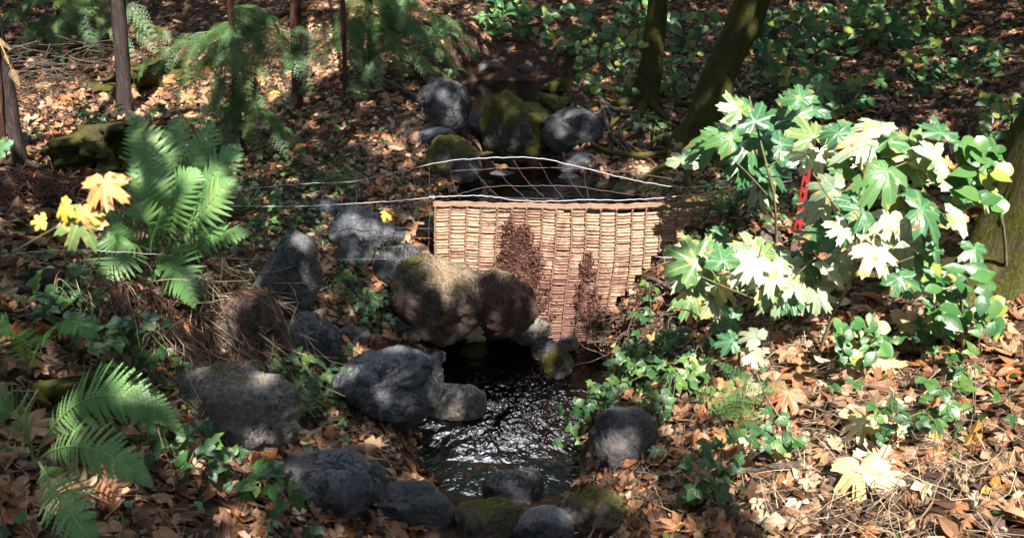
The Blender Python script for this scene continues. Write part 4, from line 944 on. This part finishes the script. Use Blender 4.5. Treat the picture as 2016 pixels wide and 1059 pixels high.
sapling('maple_seedling', 'maple seedling with three pale pinkish leaves under the spotted leaves', 'seedling', [[(1458,745,0),(1455,700,-.03),(1462,670,-.05)]],
    [(1478,656,62,40,'p',-.08),(1430,672,54,90,'g',-.06),(1486,702,52,190,'p',-.12)], 0)
sapling('maple_seedling', 'single blotched maple seedling above the conifer seedling', 'seedling', [[(1378,750,0),(1376,735,-.02),(1372,725,-.03)]], [(1374,718,48,30,'s',-.05),(1390,730,36,-60,'g',-.05)], 0)
sapling('maple_seedling', 'tiny bright seedling at the lower right of the bramble', 'seedling', [[(1292,900,0),(1290,890,-.02),(1291,884,-.03)]], [(1290,884,34,10,'p',-.04),(1300,893,26,-80,'g',-.04)], 0)
def ovl(n_, cx, cy, w, h, sz, ty='h', seed=0):
    rd = random.Random(seed); return [(cx + rd.uniform(-w, w), cy + rd.uniform(-h, h), rd.uniform(*sz), rd.uniform(60, 300), ty) for _ in range(n_)]
sapling('hazel_shrub', 'hazel with round bright leaves hanging over the massive mossy trunk', 'shrub', [[(1985,560,0),(1975,450,-.2),(1950,350,-.35),(1920,290,-.4)], [(1975,450,-.2),(1960,400,-.3),(1930,370,-.35)]],
    [(x, y, s, sp, ty, -.42 + random.uniform(-.08, .08)) for x, y, s, sp, ty in ovl(44, 1930, 345, 48, 62, (26, 52), 'h', 3)] + [(1945,402,40,180,'t',-.4)], 0, 'oval')
sapling('hazel_shrub', 'hazel clump with oval leaves at the foot of the massive mossy trunk', 'shrub', [[(1900,690,0),(1895,640,-.05),(1890,580,-.1),(1870,530,-.1)], [(1895,640,-.05),(1930,600,-.1),(1950,560,-.1)]],
    ovl(60, 1895, 590, 68, 66, (22, 50), 'h', 5), 0, 'oval')
sapling('raspberry_plant', 'raspberry plant with pale green leaves in full sun on the right bank', 'plant', [[(1690,730,0),(1692,690,-.03),(1690,640,-.05)], [(1692,690,-.03),(1730,660,-.05)]],
    ovl(44, 1700, 668, 52, 42, (18, 38), 'h', 8), 0, 'oval')
sapling('hazel_shrub', 'leafy shrub leaning over the dark end of the upper pool', 'shrub', [[(1235,200,0),(1215,150,-.1),(1190,110,-.15)], [(1215,150,-.1),(1170,160,-.2),(1140,150,-.25)], [(1215,150,-.1),(1260,110,-.1)]],
    ovl(90, 1205, 130, 70, 50, (11, 20), 'h', 9), 0, 'oval')
sapling('hazel_shrub', 'shaded shrub between the two mossy trees', 'shrub', [[(1330,190,0),(1325,150,-.1),(1320,120,-.15)]], ovl(50, 1325, 150, 38, 40, (11, 20), 'h', 10), 0, 'oval')

# foreground yellow leaves near the lens on the left
def near_leaves():
    b = Vector((-1.15, 1.35, H(-1.15, 1.35))); t = empty('maple_sapling', b, 'out of focus maple twig with orange and yellow leaves near the camera on the left', 'sapling'); O = np.array(tuple(b))
    P = spline([b, at(-60, 640, 1.38), at(0, 520, 1.35), at(140, 430, 1.3), at(195, 385, 1.28)], 6); mb = MB(); tube(mb, P, [.0022 * (1 - .5 * k / len(P)) for k in range(len(P))], 6); mb.build('stem', M_stem, t, O)
    for px, py, s_, sp, m_ in ((205,376,84,190,M_orange),(120,412,50,120,M_yellow),(75,436,34,100,M_yellow),(148,448,96,160,M_mapleS),(172,425,50,230,M_mapleT),(-5,290,50,60,M_mapleG)):
        p = at(px, py, 1.25); sc = s_ / F * depth_of(p) * 1.15; Rm_ = orient((random.uniform(-.2,.2), -.75, .6), R(sp)); o = bpy.data.objects.new('leaf', get_leaf_mesh(m_, random.randrange(6))); o.parent = t; col.objects.link(o)
        loc = p - Rm_ @ Vector((0, .2, 0)) * sc; o.matrix_local = Matrix.Translation(loc - b) @ Rm_.to_4x4() @ Matrix.Scale(sc, 4)
        q = Vector(P[np.argmin(np.linalg.norm(P - np.array(tuple(loc)), axis=1))]); mb = MB(); tube(mb, spline([q, q.lerp(loc, .5) + Vector((0, 0, .01)), loc], 3), .001, 5); pt = mb.build('petiole', M_stem, t, O); pt.parent = o; pt.matrix_local = o.matrix_local.inverted()
near_leaves()

# ------------------------------------------------------------------ brambles
TRI = None
def tri_leaf():
    """three toothed leaflets"""
    V = []; Fq = []; nV = 0
    for a, s_ in ((0, 1), (1.25, .85), (-1.25, .85)):
        v, f = oval_base(.66, .25, .25, 6, .0); v = v.copy(); v[:, 0] *= 1 + .12 * (np.arange(len(v)) % 2)
        c_, s2 = math.cos(a), math.sin(a); v = v * s_; x = v[:, 0] * c_ - v[:, 1] * s2; y = v[:, 0] * s2 + v[:, 1] * c_; V.append(np.stack([x, y + .12, v[:, 2]], 1)); Fq.append(f[0] + nV); nV += len(v)
    return np.concatenate(V), [np.concatenate(Fq)]
TRI = tri_leaf()
me_tri = [mk('leaf', TRI[0], TRI[1], M_bramble, None, np.full(len(TRI[0]), r_), TRI[0], True, link=False) for r_ in (.1, .4, .7, 1.0)]
def bramble(label, px, py, w, h, n_, sz=(.035, .06), seed=0, name='bramble', lift=(.05, .22), canes=5, group=None):
    rd = random.Random(seed); b = ground_at(px, py); sc = depth_of(b) / F; t = empty(name, b, label, 'plant', group); O = np.array(tuple(b)); pl = []
    for c_ in range(canes):
        P = [Vector((b.x + rd.uniform(-.3, .3) * w * sc, b.y + rd.uniform(-.3, .3) * h * sc, 0))]; P[0].z = H(P[0].x, P[0].y); a = rd.uniform(0, 6.28)
        for k in range(4):
            q = P[-1] + Vector((math.cos(a) * w * sc * .22, math.sin(a) * h * sc * .3, 0)); q.z = H(q.x, q.y) + rd.uniform(*lift) * (1 if k < 3 else .5); P.append(q); a += rd.gauss(0, .4)
        S_ = spline(P, 5); mb = MB(); tube(mb, S_, .0018, 5); mb.build('cane', M_stem, t, O); pl += list(S_)
    for i in range(n_):
        q = Vector(pl[rd.randrange(len(pl))]); q += Vector((rd.gauss(0, .03), rd.gauss(0, .03), rd.uniform(.0, .03))); s_ = rd.uniform(*sz)
        Rm_ = orient((rd.gauss(0, .3), -.45 + rd.gauss(0, .3), .8), rd.uniform(0, 6.28)); o = bpy.data.objects.new('leaf', me_tri[rd.randrange(4)]); o.parent = t; col.objects.link(o)
        o.matrix_local = Matrix.Translation(q - b) @ Rm_.to_4x4() @ Matrix.Scale(s_, 4)
    return t
BR = [('dense dark green bramble at the right edge of the pool', 1215, 765, 180, 110, 120, 1), ('bramble leaves hanging beside the grey boulder at the lower pool edge', 1165, 845, 110, 90, 50, 2), ('bramble strand on the bank above the dense bramble', 1290, 650, 90, 60, 18, 3),
      ('bramble sprawling over the lower right corner of the bank', 1900, 850, 90, 140, 22, 4), ('bramble patch on the left bank under the wires', 520, 440, 170, 60, 50, 5), ('bramble between the round boulder and the largest boulder', 640, 780, 100, 80, 40, 6),
      ('bramble trailing below the tall fern', 400, 620, 90, 90, 26, 7), ('bramble at the left edge below the broken trunk', 110, 640, 110, 70, 30, 8), ('bramble patch behind the red post', 1600, 430, 200, 60, 50, 9),
      ('bramble beside the conifer seedling', 1330, 780, 90, 100, 24, 10), ('bramble runner in front of the cream leaves', 1740, 905, 150, 60, 14, 11), ('bramble runner left of the thick grey stick', 1560, 880, 130, 40, 9, 12),
      ('bramble at the edge of the litter by the hazel clump', 1850, 690, 100, 60, 18, 13), ('bramble on the shaded slope above the tall fern', 400, 250, 120, 50, 40, 14), ('bramble below the small cedar boughs', 620, 240, 100, 40, 30, 15),
      ('bramble by the round stone at the waterline', 735, 640, 90, 60, 26, 16), ('bramble over the right end of the screen top', 1430, 440, 110, 40, 30, 17), ('bramble under the mossy roots', 1290, 290, 120, 50, 30, 18),
      ('bramble tuft in the bottom left between stump and boulder', 260, 720, 90, 100, 40, 19), ('bramble on the sunny upper left slope', 150, 270, 130, 50, 26, 20),('bramble right of the mossy trees in shade', 1480, 200, 160, 60, 50, 21),('bramble at the top right edge',1820,180,220,90,60,22),
      ('bramble at the bottom edge of the left bank', 430, 960, 200, 90, 50, 23), ('bramble at the bottom edge of the right bank', 1380, 990, 160, 70, 34, 24)]
for lb, px, py, w, h, n_, sd_ in BR: bramble(lb, px, py, w, h, n_, seed=sd_, canes=3 + n_ // 12)

# ------------------------------------------------------------------ grass tufts
def tuft(label, px, py, n_, L_, seed, m=None, spread=.05, droop=.8, b=None, flow=None, name='grass_tuft'):
    rd = random.Random(seed); b = b or ground_at(px, py); mb = MB()
    for i in range(n_):
        a = rd.uniform(0, 6.28); ll = L_ * rd.uniform(.5, 1.2); o_ = b + Vector((rd.gauss(0, spread), rd.gauss(0, spread), 0)); o_.z = max(b.z - .03, H(o_.x, o_.y) - .01) if flow is None else b.z
        dx, dy = math.cos(a), math.sin(a) - .2; V = []; 
        if flow: dx += flow[0]; dy += flow[1]
        for k in range(6):
            u = k / 5; r_ = ll * u * (.35 + .5 * u); z = ll * (u * .8 - droop * u * u * .75); wd = .0028 * (1 - u) + .0004
            V += [(o_.x + dx * r_ - dy * wd, o_.y + dy * r_ + dx * wd, o_.z + z), (o_.x + dx * r_ + dy * wd, o_.y + dy * r_ - dx * wd, o_.z + z)]
        mb.add(V, [np.array([(2*k, 2*k+1, 2*k+3, 2*k+2) for k in range(5)])], rd.random())
    o = mb.build(name, m or M_grass, None, tuple(b)); o.location = b; return tag(o, label, 'grass')
tuft('grass tuft drooping over the bank below the sunlit leaf patch', 672, 350, 260, .24, 1, droop=1.5, spread=.07)
tuft('grass tuft beside the round boulder in the lower left', 560, 790, 220, .14, 2, spread=.06)
tuft('yellowish grass tuft left of the rough speckled boulder', 345, 780, 200, .13, 3, spread=.05)
tuft('grass on the bank right of the screen top', 1440, 400, 240, .22, 4, spread=.1)
tuft('green grass tuft on the stones between the boulders', 700, 590, 160, .15, 5, spread=.05)
tuft('grass tuft above the brown stones behind the screen', 1300, 360, 160, .2, 6, spread=.08)
tuft('grass blades at the left end of the screen', 845, 415, 120, .14, 7, spread=.05)
tuft('small grass tuft at the foot of the mottled boulder', 470, 700, 120, .12, 8, spread=.04)
def straw_on(prefix, label, n_, cx, cy, rad, ll, m=None, name='dry_grass', seed=1, r=.0011):
    """short straws lying over the skin of the rock whose label starts with prefix"""
    rk = next(o for o in bpy.data.objects if str(o.get('label', '')).startswith(prefix)); rd = random.Random(seed); mb = MB()
    for i in range(n_):
        a, q = rd.uniform(0, 6.28), rd.gauss(0, .55) * rad; x, y = cx + math.cos(a) * q, cy + math.sin(a) * q; b = rd.uniform(0, 6.28); P = []
        for k in range(4):
            hit, p, nn_, _ = rk.ray_cast(Vector((x, y, 3)), Vector((0, 0, -1)))
            if not hit: break
            P.append(p + nn_ * (rd.uniform(.001, .012)) + rk.location); x += math.cos(b) * ll / 3; y += math.sin(b) * ll / 3; b += rd.gauss(0, .25)
        if len(P) > 2: tube(mb, P, r * rd.uniform(.6, 1.6), 3, rnd=rd.random(), cap=False)
    if mb.n: o = mb.build(name, m or M_straw, None, tuple(rk.location)); o.location = rk.location; tag(o, label, 'dry grass')
bpy.context.view_layer.update()
straw_on('large rounded boulder', 'thatch of dry grass matted over the top of the large rounded boulder', 900, .02, -.05, .13, .07)
straw_on('rough speckled boulder', 'dry scraps scattered on the rough speckled boulder', 260, 0, 0, .14, .035)
straw_on('big brown mottled boulder', 'dead stalk bits lying over the brown mottled boulder', 240, 0, 0, .13, .07, M_stalk_silhouette)
straw_on('reddish dark boulder', 'dry grass bits on the reddish dark boulder', 160, 0, 0, .1, .05)

# ------------------------------------------------------------------ dark red stalks built to stand in for plant shadows on the screen
def silhouette(label, px, py_b, py_t, w, n_, seed, Y=4.36):
    rd = random.Random(seed); b = at(px, py_b, Y); tp = at(px + rd.uniform(-6, 6), py_t, Y + .02); t = empty('shadow_silhouette', b, label, 'dead plant'); O = np.array(tuple(b)); sc = depth_of(b) / F
    mb = MB(); P = spline([b, b.lerp(tp, .5) + Vector((.008, 0, 0)), tp], 8); tube(mb, P, [.0035 * (1 - .6 * k / len(P)) for k in range(len(P))], 5); mb.build('stem', M_stalk_silhouette, t, O)
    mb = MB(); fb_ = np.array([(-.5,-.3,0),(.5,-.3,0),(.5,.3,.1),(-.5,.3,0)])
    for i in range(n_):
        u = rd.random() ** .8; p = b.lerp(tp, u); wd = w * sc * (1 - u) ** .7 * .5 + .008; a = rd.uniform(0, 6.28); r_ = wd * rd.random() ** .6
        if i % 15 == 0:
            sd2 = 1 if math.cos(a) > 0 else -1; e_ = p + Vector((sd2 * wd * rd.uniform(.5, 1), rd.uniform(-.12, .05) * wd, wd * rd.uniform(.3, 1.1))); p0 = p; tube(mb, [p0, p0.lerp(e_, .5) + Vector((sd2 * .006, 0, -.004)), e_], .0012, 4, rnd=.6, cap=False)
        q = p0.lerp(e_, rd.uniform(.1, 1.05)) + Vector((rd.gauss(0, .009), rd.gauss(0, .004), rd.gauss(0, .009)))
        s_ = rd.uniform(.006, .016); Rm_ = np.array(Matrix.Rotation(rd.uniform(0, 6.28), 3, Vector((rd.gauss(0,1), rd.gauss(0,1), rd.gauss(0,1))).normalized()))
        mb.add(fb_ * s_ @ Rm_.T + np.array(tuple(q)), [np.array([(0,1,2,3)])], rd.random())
    mb.build('silhouette_flecks', M_stalk_silhouette, t, O, smooth=False)
silhouette('taller dark red shadow weed in front of the middle of the screen', 1032, 655, 448, 150, 2600, 1, 4.41)
silhouette('narrow dark red shadow weed left of the taller one', 1000, 600, 430, 70, 700, 2, 4.42)
silhouette('short dark red shadow weed near the lower right of the screen', 1160, 662, 500, 70, 900, 3, 4.41)

# ------------------------------------------------------------------ individual fallen leaves
FL = {}
for i in range(6): FL[i] = leaf_base(HALF, [.2,-.35,.5,-.15,.75,.1][i], .14, .06, 80 + i, [.1,0,.25,-.1,.3,0][i], rings=3)
HEAP = []
def fallen(px, py, sz, spin, m, label, group=None, lift=.015, tilt=.15, p=None, name='fallen_leaf', v=None):
    p = p or ground_at(px, py); nr = Vector(normal_at(np.array([p.x]), np.array([p.y]))[0]); s_ = sz / F * depth_of(p)
    nr = nr + Vector((random.gauss(0, tilt), random.gauss(0, tilt) - .25, random.gauss(0, tilt)))
    Rm_ = orient(nr, R(spin)); v = random.randrange(6) if v is None else v; me = get_leaf_mesh(m, v, FL[v], 'fallen'); o = bpy.data.objects.new(name, me); col.objects.link(o)
    o.matrix_world = Matrix.Translation(p + nr.normalized() * (lift + .1 * s_) - Rm_ @ Vector((0, .2, 0)) * s_) @ Rm_.to_4x4() @ Matrix.Scale(s_, 4)
    return tag(o, label, 'leaf', group)
HERO = [(1700,958,118,160,M_cream,'largest cream maple leaf lying at the bottom right with drooping lobes',.04),(1758,958,76,230,M_cream,'cream leaf half folded right of the largest cream leaf',.03),(1695,862,80,110,M_cream,'curled cream leaf above the largest cream leaf',.04),(1740,860,86,-40,M_cream,'pale rolled leaf beside the curled cream leaf',.05),
 (1718,915,88,60,M_fallen,'brown leaf between the cream leaves',.02),(1585,760,84,200,M_fallen,'big tan maple leaf in the middle of the sunny bank',.03),(1540,800,84,150,M_fallen,'upright tan leaf behind the thin dry branch',.05),(1745,735,84,190,M_cream,'pale spread maple leaf below the raspberry plant',.02),
 (1795,652,90,-80,M_fallen,'folded tan leaf in front of the hazel clump',.05),(1845,715,70,40,M_cream,'long pale leaf at the right of the litter',.03),(1860,700,50,90,M_yellow,'yellow leaf below the hazel clump',.02),(930,657,64,90,M_cream,'cream maple leaf floating at the foot of the screen boulders',.0),
 (884,750,36,30,M_cream,'small cream leaf in the pool beside the pale wedge of rock',.0),(868,722,24,0,M_fallen,'tiny pale star shaped leaf at the seam of the pool edge',.0),(692,790,34,20,M_cream,'pale leaf at the foot of the largest boulder',.01),(223,765,32,10,M_yellow,'yellow leaf on the ground by the mossy stump',.02),
 (762,434,34,160,M_yellow,'yellow leaf beside the small grey block on the left bank',.03),(858,372,30,90,M_yellow,'yellow leaf left of the middle pool',.02),(963,322,24,0,M_yellow,'yellow leaf on the mossy boulder behind the arching wire',.09),(985,343,32,180,M_orange,'orange leaf behind the arching wire',.05),
 (108,545,44,60,M_fallen,'dry leaf caught on the weathered broken trunk',.05),(582,298,40,90,M_fallen,'tan leaf on green cover below the cedar',.02),(600,318,40,120,M_fallen,'second tan leaf just below the tan leaf under the cedar',.02),(1362,590,0,0,None,'',0),(1370,625,74,170,M_fallen,'pinkish brown leaf hanging under the spotted maple leaves',.06),
 (1308,728,32,0,M_cream,'small pale maple leaf above the bramble at the pool',.02),(1290,672,34,40,M_orange,'orange star shaped leaf beside the dark roots',.03),(1240,672,34,80,M_fallen,'pinkish leaf by the tangle of twigs',.02),(1130,868,30,60,M_fallen,'brown leaf at the lower edge of the pool',.02),
 (1305,905,50,10,M_fallen,'reddish leaf at the foot of the grey boulder in brambles',.03),(1110,745,34,0,M_yellow,'bright yellow leaf stuck on the mossy stone in the pool',.07),(1098,735,22,30,M_cream,'small white leaf on the mossy stone in the pool',.08),(1430,870,60,30,M_fallen,'curled brown leaf left of the sunlit litter',.04),
 (1545,905,52,200,M_yellow,'golden leaf beside the thin dry branch',.03),(1380,880,56,100,M_fallen,'orange brown leaf in the heap by the bottom right',.05),(1460,880,56,100,M_cream,'rolled cream leaf in the heap by the bottom right',.05),(1830,905,62,60,M_fallen,'grey crumpled leaf at the right edge',.03),
 (1165,770,30,60,M_fallen,'leaf among the brambles at the pool edge',.03),(1335,385,0,0,None,'',0),(730,620,34,50,M_fallen,'tan leaf on the stones right of the tall grey boulder',.03),(620,600,0,0,None,'',0),(830,470,30,0,M_fallen,'orange leaf on the dark blocky boulder',.06),(760,665,34,0,M_fallen,'tan leaf on the largest boulder top',.05)]
for px, py, sz, sp, m_, lb, lf in HERO:
    if m_: fallen(px, py, sz, sp, m_, lb, lift=lf)
REG = [('dry orange brown maple leaf lying on the sunny upper left slope', 'leaves on the upper left slope', (60,120,420,260), 60, (26,46)),
       ('brown maple leaf lying on the slope below the cedars', 'leaves below the cedars', (520,120,820,330), 46, (28,42)),
       ('tan maple leaf lying among the left bank stones', 'leaves among the left bank stones', (480,400,840,760), 50, (28,46)),
       ('brown leaf lying beside the upper pools', 'leaves beside the upper pools', (800,100,1200,390), 44, (22,36)),
       ('brown leaf lying under the mossy trees', 'leaves under the mossy trees', (1180,140,1500,400), 34, (24,40)),
       ('sunlit tan maple leaf lying in the right bank litter', 'leaves in the right bank litter', (1380,640,1860,960), 60, (40,76))]
for lb, gr, (x0, y0, x1, y1), n_, sz in REG:
    for k in range(n_):
        px, py = random.uniform(x0, x1), random.uniform(y0, y1); p = ground_at(px, py)
        if in_creek(np.array([p.x]), np.array([p.y]))[0] and random.random() < .7: continue
        m_ = random.choices([M_fallen, M_cream, M_orange, M_yellow], [80, 6, 10, 4])[0]
        fallen(px, py, random.uniform(*sz), random.uniform(0, 360), m_ if m_ is M_fallen else M_fallen, lb, gr, p=p, tilt=.25)

# ------------------------------------------------------------------ background trees and brush
bt = [(-6.5,13,.16),(-3.8,15,.2),(-1.6,12.5,.12),(1.9,13.5,.18),(3.2,11,.14),(4.8,13,.22),(6.6,10.5,.18),(-8,10,.15),(7.4,14,.25),(.5,17,.22),(-5.2,10.8,.08),(5.6,8.4,.1)]
for i, (x, y, r_) in enumerate(bt):
    b = Vector((x, y, H(x, y))); trunk('background_tree', 'dark tree trunk standing far up the slope behind the creek', b, b + Vector((random.uniform(-.5,.5), random.uniform(-.3,.3), 8)), r_, r_ * .7, random.choice([M_bark, M_mossbark]), roots=0, group='trees up the slope')
for i, (px, py, w, n_) in enumerate([(1560,130,140,70),(1700,60,200,90),(1880,120,160,80),(1420,70,160,80),(1250,50,120,60),(1985,230,90,50),(1120,60,80,40),(1540,60,150,80),(1790,40,200,100),(1650,185,150,70),(1010,30,90,60)]):
    sapling('understory_shrub', ['dark leafy shrub at the top right beyond the mossy trees','broad shrub high on the right slope','shrub in the upper right corner','shrub behind the leaning mossy tree','shrub above the dark end of the pool','shrub at the right edge above the hazel','low shrub at the head of the creek','shrub at the top between the leaning mossy tree and the upper right','leafy thicket along the top right edge','shrub just above the tall maple sapling','shrub closing the very head of the creek'][i], 'shrub',
            [[(px, py + 40, 0), (px + 8, py, -.1), (px - 5, py - 40, -.15)], [(px + 8, py, -.1), (px + w * .4, py - 20, -.1)], [(px + 8, py, -.1), (px - w * .4, py - 10, -.1)]], ovl(n_, px, py, w * .6, 45, (14, 28), 'h', 20 + i), 0, 'oval', petiole=False)

# ------------------------------------------------------------------ overhead canopy out of view, added to shape the sun and shade
S = np.array(tuple(SUN))
def gpt(px, py, lift=0):
    p = ground_at(px, py); return np.array((p.x, p.y, p.z + lift))
LIT = []   # gaps cut through the crowns along the sun line: point to light, radius
for px, py, r_, lift in [(120,190,.5,0),(60,230,.45,0),(200,230,.35,0),(170,300,.35,0),(330,170,.55,0),(380,130,.45,0),(290,110,.35,0),(560,140,.30,0),(520,170,.3,0),(640,110,.4,0),(590,80,.4,0),(430,240,.25,0),
                         (770,290,.10,0),(740,270,.08,0),(700,220,.07,0),(950,118,.10,0),(965,60,.12,.1),(1300,150,.12,0),(1260,330,.10,0),
                         (385,570,.0,0),(1600,660,.40,0),(1700,750,.40,0),(1500,830,.25,0),(1650,850,.35,0),(1780,680,.3,0),(1450,900,.16,0),(1560,880,.2,0),(1740,850,.28,0),(1800,780,.25,0),(1480,760,.16,0),(1880,640,.3,.2)]:
    if r_: LIT.append((gpt(px, py, lift), r_ * (1.5 if px < 1350 else 2.6)))
for px, py, Yc, r_ in [(1390,280,4.6,.12),(1600,290,3.9,.35),(1690,290,3.6,.35),(1620,400,3.6,.3),(1750,480,3.3,.3),(1800,340,3.4,.28),(1540,520,3.6,.3),(1440,540,3.7,.2),(1360,540,3.8,.14),(1600,540,3.5,.25),(1480,670,3.3,.14),(1930,350,3.2,.25),(1890,590,3.0,.25),
                       (920,470,4.45,.30),(880,440,4.45,.25),(960,430,4.45,.25),(1150,470,4.45,.24),(1020,500,4.45,.2),(1260,460,4.45,.2),(1330,440,4.45,.25),(1230,500,4.45,.2),(1000,450,4.45,.3),(1200,440,4.45,.3),(1090,600,4.45,.22),(1100,540,4.45,.2),(885,530,4.3,.12),(340,560,2.8,.07),(500,600,3.3,.07),(840,745,3.4,.08),(1250,860,2.9,.05),(450,770,2.7,.10),(205,376,1.25,.12),(140,430,1.25,.12),(400,370,3.2,.08),(300,300,3.3,.08),(360,330,3.2,.07),(340,555,2.8,.1),(210,560,2.8,.07),(440,470,3.1,.07),(430,300,3.2,.06),(120,660,2.2,.06),(550,590,3.8,.07),(610,650,3.5,.05),(720,440,4.5,.09)]:
    p = at(px, py, Yc); LIT.append((np.array(tuple(p)), r_ * (1.3 if px < 1340 else 1.6)))
NC = 100000
qz = rng.uniform(4.8, 9.0, NC); gx_ = rng.uniform(-9.5, 10, NC); gy_ = rng.uniform(-4, 20, NC)
Q = np.stack([gx_, gy_, np.full(NC, 1.0)], 1); Q = Q + S[None] * ((qz - 1.0) / S[2])[:, None]
keep = np.ones(NC, bool)
for c_, r_ in LIT:
    d_ = Q - c_; al = d_ @ S; dist = np.linalg.norm(d_ - al[:, None] * S, axis=1); keep &= ~(dist < r_ * rng.uniform(.75, 1.05, NC))
# random holes in the crowns, left shut over the back to darken it
hn = fbm(gx_ * 2.6 + 5, gy_ * 2.6 + 9, 3); keep &= ~(hn > np.where((gx_ > -1.2) & (gy_ > 5.0), 9., .24))
# strip cut open so the bright sky patch mirrors in the water
refl = np.array([0, CP * 1.0, .62]); keep &= ~((np.abs(Q[:, 0] + .2) < .7 + .14 * (Q[:, 1] - 5)) & (Q[:, 1] > 4.6) & (Q[:, 2] > 1.15 * (Q[:, 1] - 3.7)))
Q = Q[keep]; K = len(Q); cb2 = oval_base(.7, .1, .1, 2)
Rm = frames(np.tile(S * .8 + np.array([0, 0, .2]), (K, 1)), rng.random(K) * 6.28, np.full(K, 1.0), rng.uniform(.15, .26, K)); rr = rng.random(K)
own = [(2.2,-3.5,1.3),(-3.5,-1.5,1.5),(6.5,1.0,1.5),(-6.5,5.5,1.7),(8.0,7.5,2.2)]
roots_ = []
for i, (x, y, z) in enumerate(own):
    b = Vector((x, y, H(x, y))); tl = trunk('unseen_canopy_tree', ['tall maple standing behind the camera','tall maple left of the camera','tall maple beyond the right edge','tall tree beyond the left edge','tall tree at the far right'][i] + ' added out of view, its crown shaped to shade the creek', b, b + Vector((.3, .4, 8.5)), .2, .1, M_mossbark, roots=4); roots_.append((tl[0], tl[1], b))
cr = np.array([(b.x + .5, b.y + .5) for _, _, b in roots_])
w_ = np.argmin((Q[:, None, 0] - cr[None, :, 0]) ** 2 + (Q[:, None, 1] - cr[None, :, 1]) ** 2, axis=1)
for i, (t, O, b) in enumerate(roots_):
    k = w_ == i
    if k.sum() < 10: continue
    V, Fs, r2, l2 = scatter('', cb2, Q[k] - O, Rm[k], rr[k], None); mk('crown', V, Fs, M_canopy, t, r2, l2)
    for j in range(7):
        q = Q[k][rng.integers(k.sum())]; st = b + Vector((.15, .2, 3.2 + .5 * j)); P = spline([st, st.lerp(Vector(q), .5) + Vector((0, 0, .4)), Vector(q)], 5)
        mb = MB(); tube(mb, P, [.06 * (1 - .8 * i_ / len(P)) for i_ in range(len(P))], 6); mb.build('limb', M_bark, t, O)
# the wood all round, seen by nobody but closing off the low sky
K = 16000; a_ = rng.random(K) * 6.283; r_ = rng.uniform(15, 21, K); zz = rng.uniform(-.5, 11, K)
P_ = np.stack([r_ * np.cos(a_), 4 + r_ * np.sin(a_), zz + 2.0], 1)
P_ = P_[~((np.abs(P_[:, 0] + .5) < 4) & (P_[:, 1] > 8) & (P_[:, 2] > 8))]; K = len(P_)
Nr = np.stack([-np.cos(a_[:K]), -np.sin(a_[:K]), .4 * np.ones(K)], 1)
V, Fs, r2, l2 = scatter('', cb2, P_, frames(Nr, rng.random(K) * 6.28, np.full(K, .5), rng.uniform(.5, .9, K)), rng.random(K), None)
tag(mk('surrounding_wood', V, Fs, M_canopy, None, r2, l2), kind='stuff')
print('objects', len(bpy.data.objects))
